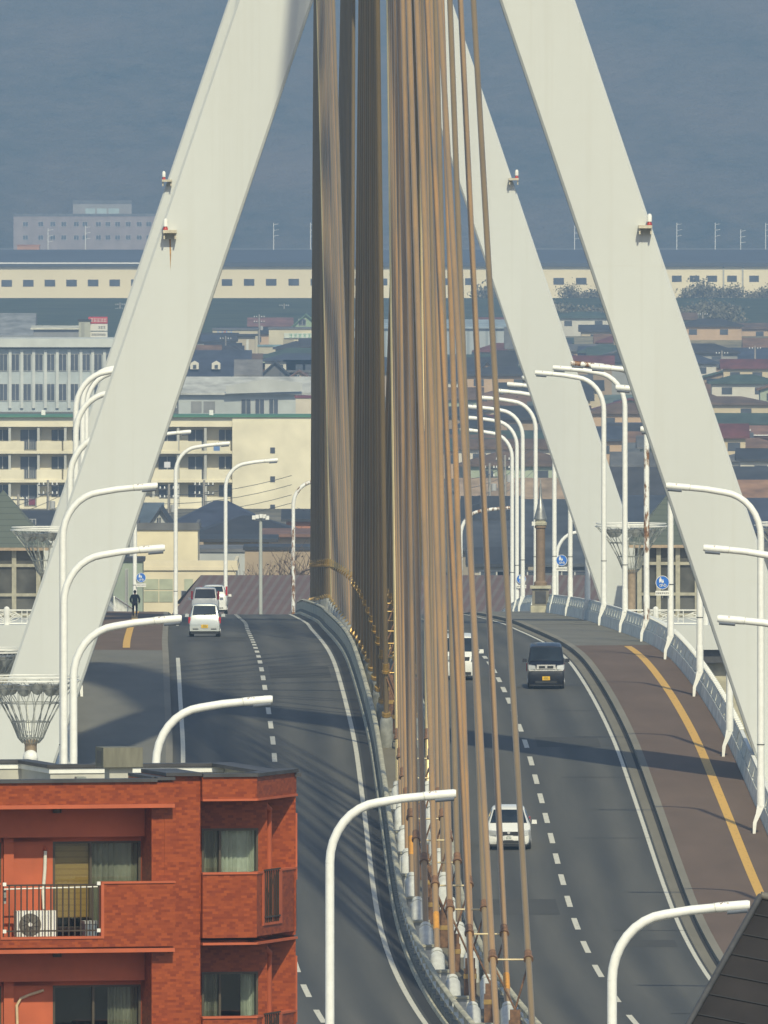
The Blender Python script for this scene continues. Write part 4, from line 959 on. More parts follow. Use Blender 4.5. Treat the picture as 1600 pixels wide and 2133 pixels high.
MB().add([(X0, D-.8, ZY(555, D)), (X1, D-.8, ZY(555, D)), (X1, D-.8, ZY(547, D)), (X0, D-.8, ZY(547, D)), (X1, D+62, rz), (X0, D+62, rz), (X0, D+62, 3), (X1, D+62, 3)], [(0, 1, 2, 3), (3, 2, 4, 5), (0, 3, 5, 6), (1, 7, 4, 2), (5, 4, 7, 6)]).build('roof', mat('factory_roof', (.055, .065, .085), .7, .15, .03), t)
MB().bb(X0, XP(300, D), D-.95, D-.81, ZY(549.5, D), ZY(546.5, D)).build('gutter', M_WHITE, t)
for a, b, c, d_ in wl: MB().bb(XP(a, D), XP(b, D), D-.06, D+.1, ZY(d_, D), ZY(c, D)).build('window', M_DWIN, t)
for x in (1548-2, 1506): MB().bb(XP(x, D), XP(x+3, D), D-.3, D-.07, 0, ZY(548, D)).build('downpipe', wcol((.45, .44, .38)), t)
D = 5600.0
t = block('school_building', 'hazy pinkish four-storey building with rooftop block on the hillside foot', 'school building', 28, 330, 450, D, 30, (.30, .25, .24), RGREY, None, parapet=.5,
     wins=[(x, x+10, y, y+9) for y in (462, 490) for x in (48, 80, 105, 128, 154, 172, 200, 220, 240, 262, 285, 305)])
block('roof_house', 'glazed rooftop block on the hazy pinkish building', 'stair head', 152, 274, 424, D+8, 12, (.30, .28, .26), RGREY, None, wins=[(178, 198, 434, 446, wcol((.4, .5, .48))), (202, 222, 434, 446, wcol((.4, .5, .48))), (226, 248, 434, 446, wcol((.4, .5, .48)))], parapet=.8)
block('shed', 'low hazy shed with orange-red roof edge at the left edge before the hillside', 'shed', 36, 82, 512, 5000, 10, (.5, .24, .12), (.45, .18, .08), None)
D = 4300.0
for i, (x, y0) in enumerate(((100, 476), (178, 470), (570, 464), (647, 464), (1197, 470), (1410, 464), (1490, 464), (1543, 478), (1595, 464))):
    xx = XP(x, D)
    t = thing('catenary_mast', 'thin pale mast on the skyline of the factory roof, ' + ORD[i] + ' from the left', 'mast', (xx, D, 0), 0, 'pale masts above the factory roof')
    MB().tube([(xx, D, 0), (xx, D, ZY(y0, D))], [.14, .09], 8).build('pole', M_WHITE, t); mm = MB()
    for q in range(3): mm.tube([(xx, D, ZY(y0+4+q*12, D)), (xx+1.3, D, ZY(y0+2+q*12, D))], .05, 5)
    mm.build('arm', M_WHITE, t)

# ---------------------------------------------------------------- utility poles and wires of the town
PB = {}
def upole(px, ytop, D, label, arms=2):
    x = XP(px, D); z = ZY(ytop, D)
    t = thing('utility_pole', label, 'utility pole', (x, D, 0), 0, 'utility poles in the town')
    MB().tube([(x, D, 0), (x, D, z)], [.19, .12], 8).build('pole', wcol((.33, .31, .27)), t)
    for q in range(arms):
        a = MB().bb(x-1.0, x+1.0, D-.06, D+.06, z-.6-q*.9, z-.48-q*.9).build('crossarm', M_DARK, t)
        ins = MB()
        for dx in (-.9, -.45, .45, .9): ins.lathe([(.0, 0), (.09, .02), (.06, .12), (.09, .16), (0, .26)], (x+dx, D, z-.48-q*.9), 6)
        ins.build('insulator', M_WHITE, a)
    if arms > 1: MB().lathe([(.0, 0), (.28, .03), (.28, .75), (0, .8)], (x+.45, D, z-2.9), 10).build('transformer', wcol((.42, .42, .40)), t, sm=40)
    PB[px] = (x, D, z)
upole(425, 1000, 1700, 'concrete utility pole in front of the apartment balconies right of the near left leg')
upole(352, 1008, 1720, 'concrete utility pole close to the near left leg edge')
upole(100, 1000, 1700, 'utility pole at the left before the apartment block')
upole(38, 1030, 1750, 'utility pole nearest the left edge', 1)
upole(1052, 948, 1800, 'utility pole with many insulators between the brown cables and lamps')
upole(1020, 965, 1760, 'utility pole hidden mostly by the brown cables')
upole(1504, 730, 2700, 'utility pole at right below the olive shed', 1)
upole(1573, 720, 2750, 'utility pole near the right edge on the pale roadside wall', 1)
upole(1464, 650, 3300, 'tall thin pole in the field at right', 1)
upole(540, 655, 3100, 'utility pole before the cream store left of the cables')
upole(1502, 828, 2380, 'utility pole left of the dark red roof', 1)
upole(1548, 890, 2150, 'utility pole at the right edge before the brown roofs', 1)
upole(592, 632, 3600, 'far utility pole before the factory wall', 2)
upole(250, 630, 3600, 'far utility pole left of the near left leg', 2)
for i, (px, y, D) in enumerate(((1440, 800, 2480), (1522, 765, 2620), (1590, 930, 2080), (1312, 900, 2140), (1332, 980, 1950), (1282, 1010, 1880), (1130, 965, 1960), (985, 860, 2350), (1085, 850, 2320), (1150, 905, 2180), (470, 700, 2900), (575, 745, 2680), (625, 805, 2480), (1560, 1000, 1900))):
    upole(px, y, D, 'utility pole among the crowded roofs, ' + ['left of the dark red roof line', 'under the olive shed', 'before the brown wall at right edge', 'between the right legs near the white gutter', 'between the right legs before the brown house', 'beside the far right leg low down', 'behind the right lamp poles', 'among the brown cables', 'under the nested lamp arms', 'left of the far right leg', 'before the blue dormer roof', 'above the long blue-grey store', 'beside the small white shop', 'at the right edge above the lamp bend'][i], 1)
def wire(a, b, sag, label):
    pts = [Vector(a).lerp(Vector(b), i/10)-Vector((0, 0, sag*4*(i/10)*(1-i/10))) for i in range(11)]
    m = MB().tube(pts, .028, 4).build('overhead_wire', M_DARK); tag(m, label, 'wire', 'overhead wires in the town')
k = 0
for a, b, nm in ((425, 352, 'before the apartment balconies'), (100, 38, 'at the left edge'), (1052, 1020, 'behind the brown cables')):
    A, B = Vector(PB[a]), Vector(PB[b])
    for h in (.5, 1.4, 2.4, 3.2):
        e = (A-B)*3.2
        wire(B+e*-.4-Vector((0, 0, h)), A+e*.75-Vector((0, 0, h)), .8, 'overhead power wire strung ' + nm)
for a, b, nm in ((1440, 1522, 'over the roofs at the right edge'), (1590, 1560, 'over the brown houses at the right edge'), (1312, 1332, 'between the two right legs'), (1332, 1282, 'before the brown house between the right legs'), (1130, 1150, 'behind the right lamp poles'), (985, 1085, 'across the brown cables'), (470, 575, 'before the stores left of the cables'), (575, 625, 'over the blue-grey store')):
    A, B = Vector(PB[a]), Vector(PB[b])
    for h in (.5, 1.1): wire(A-Vector((0, 0, h)), B-Vector((0, 0, h)), .7, 'thin overhead wire strung ' + nm)
wire((XP(620, 1700), 1700, ZY(1058, 1700)), (XP(700, 1500), 1500, ZY(1040, 1500)), .6, 'thick overhead cable running to the dark cable bundle')
# floodlight mast below the road crest
D = 1235.0; x = XP(543, D)
t = thing('floodlight_mast', 'grey mast with clustered floodlights behind the road crest', 'floodlight mast', (x, D, 0))
MB().tube([(x, D, 0), (x, D, ZY(1078, D))], [.17, .12], 10).build('pole', wcol((.40, .42, .38)), t, sm=60)
MB().bb(x-.6, x+.6, D-.05, D+.05, ZY(1084, D), ZY(1082, D)).build('crossbar', M_STEEL, t)
for dx, dz in ((-.5, .12), (-.25, .18), (.28, .2), (.5, .1), (.05, .22)): MB().box((x+dx, D-.25, ZY(1081, D)+dz), (.26, .3, .28)).build('floodlight', M_WHITE, t)
# satellite-like round lamp behind the barrier
# ---------------------------------------------------------------- trees
def tree(px, ybase, D, h, r, label, leafy, seed, group):
    q = random.Random(seed); x = XP(px, D); z0 = ZY(ybase, D) if ybase else 0.0
    t = thing('tree', label, 'tree', (x, D, z0), 0, group)
    tr = MB(); tr.tube([(x, D, z0), (x+.1, D, z0+h*.35), (x-.1, D, z0+h*.7)], [h*.03, h*.022, h*.01], 7)
    tips = []
    for i in range(26 if not leafy else 12):
        a = q.uniform(0, 2*pi); s = q.uniform(.2, .65); L_ = r*q.uniform(.6, 1.15)
        p0 = Vector((x, D, z0+h*s)); p1 = p0+Vector((cos(a)*L_*.5, sin(a)*L_*.5, h*.16)); p2 = p0+Vector((cos(a)*L_, sin(a)*L_, h*q.uniform(.2, .42)))
        tr.tube([p0, p1, p2], [h*.012, h*.008, h*.003], 4); tips.append(p2)
        if not leafy:
            for j in range(7):
                f = q.uniform(.25, 1); b = p0.lerp(p2, f); e = b+Vector((q.uniform(-1, 1)*r*.4, q.uniform(-1, 1)*r*.4, h*q.uniform(.05, .22))); tr.tube([b, e], [h*.004, h*.0015], 3)
    tr.build('trunk', mat('bark', (.13, .09, .065), .9, .2, 4), t)
    cr = MB(); N = 900 if leafy else 260
    for i in range(N):
        u = q.gauss(0, .45); v = q.gauss(0, .45); ww = q.gauss(0, .36)
        c = Vector((x+u*r, D+v*r, z0+h*.62+ww*h*.42))
        if c.z < z0+.1: continue
        s = r*q.uniform(.04, .10)*(1 if leafy else .5); a = q.uniform(0, pi); e = Vector((cos(a)*s, sin(a)*s*.5, q.uniform(-s, s))); f = Vector((-sin(a)*s*.4, cos(a)*s*.4, s*q.uniform(.3, 1)))
        cr.add([c-e, c+f, c+e, c-f], [(0, 1, 2, 3)], 0 if q.random() < .6 else 1)
    cr.build('crown', [mat('leaf_a', (.14, .13, .085), .9, .3, .6), mat('leaf_b', (.21, .19, .135), .9, .3, .6)] if leafy else [mat('twig_a', (.17, .11, .075), .9, .2, 2), mat('twig_b', (.11, .08, .06), .9, .2, 2)], t)
tree(590, None, 1330, 8.6, 3.2, 'bare brown tree behind the rusted lamp', False, 1, None)
tree(558, None, 1320, 7.2, 2.4, 'smaller bare brown tree just left of the floodlight mast side', False, 2, None)
tree(640, None, 1345, 7.8, 2.6, 'bare brown tree against the dark cable bundle', False, 6, None)
TL = [(1020, 3850), (1050, 3840), (1185, 3830), (1220, 3850), (1250, 3800), (1440, 3840), (1462, 3830), (1500, 3850), (1530, 3830), (1570, 3840), (1600, 3820)]
for i, (px, D) in enumerate(TL):
    q = random.Random(40+i)
    tree(px, None, D, q.uniform(4.5, 8.0), q.uniform(2.6, 4.6), 'hazy %s shrub tree below the factory wall, %s' % (('olive', 'grey-green')[i % 2], ORD[i]+' from the left'), True, 50+i, 'hazy trees below the factory')
for i in range(16):
    q = random.Random(140+i); px = 1400+i*14+q.uniform(-6, 6) if i < 11 else 1150+(i-11)*24
    tree(px, None, 3480+q.uniform(-60, 150), q.uniform(3.0, 5.2), q.uniform(3.0, 5.0), 'dark bushy tree in the band %s' % ('right of the near right leg' if i < 11 else 'between the right legs'), True, 90+i, 'dark bushes in the field band')
# ================================================================ cars
def paint(name, c, metal=0.0, rough=.25):
    m, t, b = nodes(name); n = noise(t, 3)
    t.links.new(ramp(t, n, .3, .7, tuple(x*.92 for x in c), c), b.inputs['Base Color']); b.inputs['Roughness'].default_value = rough; b.inputs['Metallic'].default_value = metal
    b.inputs['Coat Weight'].default_value = .3; b.inputs['Coat Roughness'].default_value = .06
    return m
P_WHITE = paint('car_white', (.72, .72, .67)); P_NAVY = paint('car_navy', (.004, .005, .011), rough=.35); P_SILVER = paint('car_silver', (.52, .55, .53), .3); 
M_CGLASS = m_glass('car_glass', (.018, .026, .036), .05); M_CGLASS.node_tree.nodes['Principled BSDF'].inputs['Specular IOR Level'].default_value = .35; M_CHROME = mat('chrome', (.80, .80, .78), .2, .05, 6, metal=.55); M_HEAD = m_glass('headlight_glass', (.42, .43, .42), .08)
M_TAIL = mat('tail_red', (.40, .02, .03), .2, .1, 8); M_YPL = mat('plate_yellow', (.70, .42, .015), .5, .05, 8); M_WPL = mat('plate_white', (.72, .72, .68), .5, .05, 8)
KINDS = {
 'hatch': dict(st=[(-1.94, .60, .30, .46, .52, .54), (-1.88, .76, .22, .58, .66, .66), (-1.62, .83, .18, .72, .80, .72), (-1.15, .845, .18, .86, .93, .74), (-.28, .845, .18, .92, 1.44, .57), (.5, .845, .18, .93, 1.52, .57), (1.45, .83, .18, .95, 1.47, .55), (1.80, .80, .24, .95, 1.12, .64), (1.92, .72, .3, .8, .88, .64)], ws=3, rw=6, fr=.30),
 'van': dict(st=[(-1.69, .70, .30, .56, .64, .62), (-1.65, .78, .2, .84, .90, .72), (-1.48, .80, .2, 1.0, 1.06, .74), (-1.30, .80, .2, 1.06, 1.14, .74), (-.80, .80, .2, 1.10, 1.78, .66), (-.35, .80, .2, 1.10, 1.88, .66), (1.45, .80, .2, 1.10, 1.86, .66), (1.66, .79, .24, 1.02, 1.16, .70), (1.70, .76, .3, .9, 1.0, .70)], ws=3, rw=6, fr=.28),
 'kei': dict(st=[(-1.68, .62, .30, .5, .58, .54), (-1.62, .74, .2, .72, .80, .66), (-1.35, .77, .2, .86, .92, .68), (-1.05, .775, .2, .92, .99, .68), (-.45, .775, .2, .95, 1.55, .57), (.2, .775, .2, .96, 1.64, .57), (1.32, .77, .2, .97, 1.60, .56), (1.62, .765, .22, .97, 1.02, .66), (1.69, .72, .28, .6, .66, .66)], ws=3, rw=6, fr=.27),
}
def car(kind, label, pt, loc, front, plate, chrome=False, tall=1.0, tailpos=(1.0, .72)):
    K = KINDS[kind]; st = [(a, b, c, d*tall, e*tall, f) for a, b, c, d, e, f in K['st']]
    t = thing('car', label, 'car', loc, 0 if front else pi)
    g = grade(loc[1]); t.rotation_euler = (atan2(g, 1)*(1 if front else -1), 0, 0 if front else pi)
    rings = []
    for y, w_, zb, zm, zt, wt in st:
        h = (zm-zb)
        half = [(w_*.90, zb), (w_*.985, zb+h*.22), (w_, zb+h*.62), (w_*.975, zm), (wt+(w_-wt)*.10, zt-.07*min(1, zt-zm+.2)), (wt-.05, zt-.012), (wt*.5, zt+.012)]
        rings.append([(x, y, z) for x, z in half]+[(-x, y, z) for x, z in reversed(half)])
    MB().loft(rings).build('body', pt, t, sm=38, local=True)
    def patch(name, corners, m, off=(0, 0, 0), par=None, sub=False):
        return MB().poly([(x+off[0], y+off[1], z+off[2]) for x, y, z in corners]).build(name, m, par or t, local=True)
    def slab(name, corners, nrm, th, m, par=None):
        n = Vector(nrm).normalized(); a = [Vector(c)+n*.006 for c in corners]; b = [p+n*th for p in a]; k = len(a)
        return MB().loft([a, b]).build(name, m, par or t, sm=30, local=True)
    i = K['ws']; a, b = st[i], st[i+1]
    dy, dz = b[0]-a[0], b[4]-a[4]; n = (0, -dz, dy)
    wl = lambda f, s: (s*((a[5]+(b[5]-a[5])*f)*.95), a[0]+dy*f, a[4]+dz*f)
    ws = slab('windshield', [wl(.06, -1), wl(.06, 1), wl(.92, 1), wl(.92, -1)], n, .014, M_CGLASS)
    MB().tube([(-.45, a[0]+dy*.07, a[4]+dz*.07+.03), (.1, a[0]+dy*.11, a[4]+dz*.11+.03)], .012, 4).build('wiper', M_BLACK, ws, local=True)
    i = K['rw']; a2, b2 = st[i], st[i+1]; dy2, dz2 = b2[0]-a2[0], b2[4]-a2[4]
    w2 = lambda f, s: (s*((a2[5]+(b2[5]-a2[5])*f)*.93), a2[0]+dy2*f, a2[4]+dz2*f)
    rw = slab('rear_window', [w2(.12, 1), w2(.12, -1), w2(.90, -1), w2(.90, 1)], (0, -dz2, dy2), .014, M_CGLASS)
    if not front: MB().tube([(.0, a2[0]+dy2*.88+.04, a2[4]+dz2*.88), (-.25, a2[0]+dy2*.75+.04, a2[4]+dz2*.75)], .012, 4).build('wiper', M_BLACK, rw, local=True)
    for s in (-1, 1):
        j0, j1, j2 = K['ws']+1, K['ws']+2, K['rw']
        for (p, q, nm) in ((st[j0-1], st[j1], 'side_window'), (st[j1], st[j2], 'side_window')):
            fa = .62 if p is st[j0-1] else 0
            y0 = p[0]+.09+(q[0]-p[0])*fa*.3; y1 = q[0]-.05
            zt0 = (st[j0][4] if fa else p[4])-.12; zt1 = q[4]-.12
            x_at = lambda w_, wt_, z, zm, zt: w_*.975+(wt_+(w_-wt_)*.10-w_*.975)*(z-zm)/(zt-.07-zm)
            yb = y0; yt = st[j0][0]+.05 if fa else y0
            ref = st[j0]
            xb, xt = x_at(ref[1], ref[5], ref[3]+.03, ref[3], ref[4]), x_at(ref[1], ref[5], zt0, ref[3], ref[4])
            slab(nm, [(s*xb, yb, ref[3]+.03), (s*xb, y1, ref[3]+.03), (s*xt, y1, zt1), (s*xt, yt, zt0)], (s, 0, .25), .012, M_CGLASS)
        f0, f1 = st[1], st[2]
        hz_ = f1[3]-.06
        MB().loft([[(s*x, y, z) for x, y, z in r] for r in ([(f0[1]*.98, f0[0]-.0, hz_-.13), (f0[1]*.98, f0[0]+.02, hz_+.07), (f0[1]*.60, f0[0]-.10, hz_+.05), (f0[1]*.60, f0[0]-.13, hz_-.10)], [(f1[1]*1.005, f1[0], hz_-.10), (f1[1]*1.005, f1[0], hz_+.10), (f1[1]*.62, f1[0], hz_+.08), (f1[1]*.62, f1[0], hz_-.1)])]).build('headlight', M_HEAD, t, sm=40, local=True)
        e0 = st[-2]; zt_, hh = tailpos
        MB().bb(s*e0[1]*.985-.055, s*e0[1]*.985+.055, e0[0]-.14, e0[0]+.035, zt_-hh*.5+.0, zt_).build('taillight', M_TAIL, t, local=True)
        mz = st[3][4]+.06
        MB().box((s*(st[3][1]+.13), st[3][0]+.32, mz), (.20, .10, .15), 0, 0, .85).build('mirror', pt, t, local=True)
        for yw in (st[0][0]+.62, st[-1][0]-.58):
            wh = MB().loft([[(s*(st[3][1]-.02-xo), yw+r*cos(2*pi*k/20), K['fr']+r*sin(2*pi*k/20)) for k in range(20)] for xo, r in ((.20, K['fr']), (0, K['fr']), (-.015, K['fr']*.92))]).build('wheel', M_BLACK, t, sm=40, local=True)
            MB().loft([[(s*(st[3][1]+.0-xo), yw+r*cos(2*pi*k/20), K['fr']+r*sin(2*pi*k/20)) for k in range(20)] for xo, r in ((.06, K['fr']*.66), (-.004, K['fr']*.62))]).build('rim', M_CHROME, wh, sm=40, local=True)
    f = st[1]; nz = st[2][3]
    MB().bb(-f[1]*.52, f[1]*.52, st[0][0]-.03, st[0][0]+.1, nz-.16, nz-.03 if not chrome else nz+.04).build('grille', M_CHROME if chrome else M_BLACK, t, local=True)
    if chrome: MB().bb(-f[1]*.40, f[1]*.40, st[0][0]-.045, st[0][0]-.031, nz-.12, nz-.01).build('grille_mesh', M_BLACK, t, local=True); MB().bb(-f[1]*.95, f[1]*.95, st[0][0]-.02, st[0][0]+.1, nz-.235, nz-.185).build('trim', M_CHROME, t, local=True)
    MB().lathe([(0, 0), (.055, 0), (.055, .02), (0, .02)], (0, 0, 0), 12).build('emblem', M_CHROME, t, local=True).matrix_local = Matrix.Translation((0, st[0][0]-.035, nz-.06)) @ Matrix.Rotation(pi/2, 4, 'X')
    MB().bb(-f[1]*.6, f[1]*.6, st[0][0]-.012, st[0][0]+.1, .25, .36).build('lower_intake', M_BLACK, t, local=True)
    MB().bb(-f[1]*.92, f[1]*.92, st[0][0]+.05, st[-1][0]-.05, .14, .215).build('underside', M_BLACK, t, local=True)
    yp = st[0][0]-.02 if front else st[-1][0]+.02; zp = .47 if front else .52
    pl = MB().bb(-.165, .165, min(yp, yp+(-.02 if front else .02)), max(yp, yp+(-.02 if front else .02)), zp-.083, zp+.083).build('license_plate', M_YPL if plate == 'y' else M_WPL, t, local=True)
    ch = MB(); yq = yp+(-.023 if front else .023)
    q = random.Random(len(label))
    for k in range(4): ch.bb(-.10+k*.055, -.075+k*.055, yq-.002, yq+.002, zp-.055, zp+.02)
    for k in range(5): ch.bb(-.07+k*.03, -.052+k*.03, yq-.002, yq+.002, zp+.035, zp+.062)
    ch.build('plate_lettering', mat('plate_dark', (.05, .10, .05), .5, .1, 5), pl, local=True)
    if not front:
        MB().bb(-st[4][1]*.95, st[4][1]*.95, st[-1][0]-.06, st[-1][0]+.015, .28, .50).build('bumper', pt, t, local=True)
        for s in (-1, 1): MB().bb(s*.45-.14, s*.45+.14, st[-1][0]+.016, st[-1][0]+.03, .36, .41).build('reflector', M_BLACK, t, local=True)
    return t
def CARP(px, d, o=None): return (XP(px, d), d, zd(d)+.01)
car('hatch', 'white hatchback coming towards the viewer, crossed by two brown cables', P_WHITE, CARP(1059, 636), True, 'w')
car('van', 'dark navy boxy van with chrome front and yellow plate on the outer right lane', P_NAVY, CARP(1137, 732), True, 'y', True, 1.02)
car('van', 'white van coming towards the viewer, mostly hidden between the brown cables', P_WHITE, CARP(959, 741), True, 'w', False, 1.05)
car('kei', 'pale silver small car seen from behind with yellow plate, nearest on the left road', P_SILVER, CARP(427, 838), False, 'y', tailpos=(.98, .62))
car('kei', 'white small car with high red tail lights, middle of the three on the left road', P_WHITE, CARP(428, 955), False, 'w', False, 1.12, (1.62, .95))
car('hatch', 'white car with red tail lights, farthest of the three on the left road', P_WHITE, CARP(446, 1045), False, 'w', False, 1.2, (1.72, 1.1))

# ================================================================ the walking person
def person():
    d = 948.0; x = XP(281, d); z = zd(d)+.19
    t = thing('person', 'person in a dark jacket and dark trousers walking away on the left pavement', 'person', (x, d, z))
    def skin(name, pts, edges, rad, m, sub=2):
        me = bpy.data.meshes.new(name); me.from_pydata([Vector(p) for p in pts], edges, []); me.update()
        o = bpy.data.objects.new(name, me); COL.objects.link(o)
        md = o.modifiers.new('s', 'SKIN'); o.modifiers.new('u', 'SUBSURF').levels = sub
        sv = me.skin_vertices[0].data if me.skin_vertices else None
        if sv is None:
            bm = bmesh.new(); bm.from_mesh(me); bm.verts.layers.skin.verify(); bm.to_mesh(me); bm.free(); sv = me.skin_vertices[0].data
        for i, r in enumerate(rad): sv[i].radius = (r, r*.8) if isinstance(r, float) else r; sv[i].use_root = (i == 0)
        bpy.context.view_layer.update()
        nm = bpy.data.meshes.new_from_object(o.evaluated_get(bpy.context.evaluated_depsgraph_get())); bpy.data.objects.remove(o)
        nm.materials.clear(); nm.materials.append(m); nm.polygons.foreach_set('use_smooth', [True]*len(nm.polygons))
        q = bpy.data.objects.new(name, nm); COL.objects.link(q); q.parent = t; return q
    t.scale = (.87, .87, .87)
    # walking away from the viewer (+y), left foot forward; arms slightly out and bent
    P = [(0, 0, .92), (0, .01, 1.10), (0, .02, 1.34), (0, .02, 1.46), (0, .04, 1.56), (0, .05, 1.66),
         (-.10, .0, .88), (-.11, .14, .50), (-.11, .20, .09), (-.11, .32, .04), (.10, 0, .88), (.11, .02, .48), (.11, -.24, .12), (.11, -.14, .04),
         (-.19, .02, 1.38), (-.29, -.02, 1.13), (-.24, .12, .93), (-.225, .16, .84), (.19, .02, 1.38), (.30, -.03, 1.13), (.27, .05, .91), (.26, .08, .82)]
    E = [(0, 1), (1, 2), (2, 3), (3, 4), (4, 5), (0, 6), (6, 7), (7, 8), (8, 9), (0, 10), (10, 11), (11, 12), (12, 13), (2, 14), (14, 15), (15, 16), (16, 17), (2, 18), (18, 19), (19, 20), (20, 21)]
    R = [.15, .135, .15, .055, .085, .07, .095, .062, .045, .04, .095, .062, .045, .04, .06, .047, .036, .035, .06, .047, .036, .035]
    skin('body', P, E, R, mat('skin', (.42, .24, .16), .6, .06, 5))
    J = [0, 1, 2, 3, 14, 15, 16, 18, 19, 20]; mp = {a: i for i, a in enumerate(J)}
    skin('jacket', [P[a] for a in J], [(mp[a], mp[b]) for a, b in E if a in mp and b in mp], [R[a]+.05 if a != 3 else .07 for a in J], mat('jacket_dark', (.035, .045, .055), .8, .2, 6))
    J = [0, 6, 7, 8, 10, 11, 12]; mp = {a: i for i, a in enumerate(J)}
    skin('trousers', [P[a] for a in J], [(mp[a], mp[b]) for a, b in E if a in mp and b in mp], [R[a]+.03 for a in J], mat('trousers_dark', (.04, .035, .05), .8, .2, 6))
    for i, (a, b) in enumerate(((8, 9), (12, 13))): skin('shoe', [P[a], P[b]], [(0, 1)], [.05, .05], M_BLACK)
    MB().lathe([(.095*sin(pi*i/10)+.001, -.115*cos(pi*i/10)) for i in range(11)], (x, d+.035, z+1.635), 14).build('hair', mat('hair_black', (.012, .011, .012), .6, .2, 8), t, sm=70)
person()
# motorcycle or clutter half hidden behind the parapet and the low hand railing beside the person
t = thing('hand_railing', 'low white slatted railing running down behind the walking person', 'railing', (XP(262, 1075), 1075, 9.5))
hr = MB(); A = Vector((XP(238, 1062), 1062, ZY(1243, 1062))); B = Vector((XP(300, 1110), 1110, ZY(1283, 1110)))
hr.tube([A, B], .05, 6); hr.build('top_rail', M_WHITE, t); sp = MB()
for i in range(24):
    p = A.lerp(B, i/23); sp.bb(p.x-.03, p.x+.03, p.y-.03, p.y+.03, p.z-.95, p.z-.02)
sp.build('balusters', M_WHITE, t)

# ================================================================ the brick apartment building in front
TH = radians(14); PB0 = Vector((XP(0, 335), 335.0, 0.0))
bt = thing('brick_building', 'red brick-tiled apartment building with balconies in the lower left foreground', 'apartment building', PB0, TH)
U = lambda c: c*.004068
ZC = lambda c: 29.0-(c-190)*.003947
M_SALM = mat('salmon_paint', (.44, .098, .036), .7, .10, 1.2); M_BRONZE = mat('bronze_frame', (.07, .055, .035), .5, .1, 4); M_COPE = mat('coping_slate', (.055, .055, .060), .6, .2, 2)
M_ROOFW = mat('roof_render', (.50, .49, .43), .8, .15, .9); M_RAIL = mat('rail_iron', (.045, .03, .02), .5, .15, 5)
def m_clear():
    m, t, b = nodes('clear_glass'); o = t.nodes['Material Output']; tr = t.nodes.new('ShaderNodeBsdfTransparent'); gl = t.nodes.new('ShaderNodeBsdfGlossy'); gl.inputs['Roughness'].default_value = .03
    tr.inputs[0].default_value = (.86, .9, .88, 1); mx = t.nodes.new('ShaderNodeMixShader'); lw = t.nodes.new('ShaderNodeLayerWeight'); lw.inputs[0].default_value = .25
    t.links.new(mth(t, 'MULTIPLY_ADD', lw.outputs['Fresnel'], .8), mx.inputs[0]); t.nodes[-1].inputs[2].default_value = .05
    t.links.new(tr.outputs[0], mx.inputs[1]); t.links.new(gl.outputs[0], mx.inputs[2]); t.links.new(mx.outputs[0], o.inputs[0]); return m
M_CLEAR = m_clear()
FH = 730*.003947; NF = 4
def bp(name, mb_, m, par=None, sm=None): return mb_.build(name, m, par or bt, sm=sm, local=True)
uL = -5.2; uE = 6.60
body = MB()
zr = 28.35
zlow = ZC(1060)-FH*(NF-1)-.3
body.bb(uL, 3.14, 2.3, 11.0, 0, zr); body.bb(3.15, uE, 2.3, 8.2, 0, zr); body.bb(uL, uE-.2, .35, 2.29, 0, zlow-.2)
bp('body', body, M_BRICK)
# roof and its low walls
rf = MB(); rf.bb(uL+.01, 2.95, 2.31, 10.6, zr+.002, zr+.05); rf.bb(uL+.01, U(775), .21, 2.305, 28.485, 28.52); rf.bb(U(1024), U(1285), .27, 2.30, 28.575, 28.61); rf.bb(2.96, uE-.16, 2.3, 7.9, zr+.002, zr+.05); bp('roof', rf, mat('roof_floor', (.24, .245, .22), .9, .2, .8))
rw_ = MB(); rw_.bb(uL, 2.80, 10.45, 10.65, zr+.05, 28.91); rw_.bb(2.80, 3.0, 7.75, 10.65, zr+.05, 28.91); rw_.bb(3.001, uE-.15, 7.75, 7.95, zr+.05, 28.91); rw_.bb(uE-.15, uE+.0, 2.4, 7.95, zr+.05, 28.91)
bp('roof_wall', rw_, M_ROOFW)
wb = MB(); wb.bb(uL, 2.79, 10.42, 10.449, 28.80, 28.90); wb.bb(2.77, 2.799, 7.72, 10.42, 28.80, 28.90); wb.bb(2.80, uE-.16, 7.72, 7.749, 28.80, 28.90); bp('flashing', wb, M_WHITE)
cp = MB(); cp.bb(uL, 3.03, 10.38, 10.8, 28.912, 28.98); cp.bb(2.72, 3.05, 7.68, 10.379, 28.912, 28.98); cp.bb(3.051, uE+.1, 7.68, 8.1, 28.912, 28.98); cp.bb(uE-.42, uE+.10, 2.1, 7.679, 28.912, 28.98)
cp.bb(uL, U(790), -.06, .34, 28.92, 28.985); cp.bb(U(790), U(880), -.06, .219, 28.95, 29.01); cp.bb(U(842), U(1024), .10, 2.31, 29.022, 29.09); cp.bb(U(1024)+.002, U(1300), -.0, .36, 29.0, 29.07); cp.bb(U(776), U(842)-.002, .221, 2.31, 28.955, 29.01)
bp('coping', cp, M_COPE)
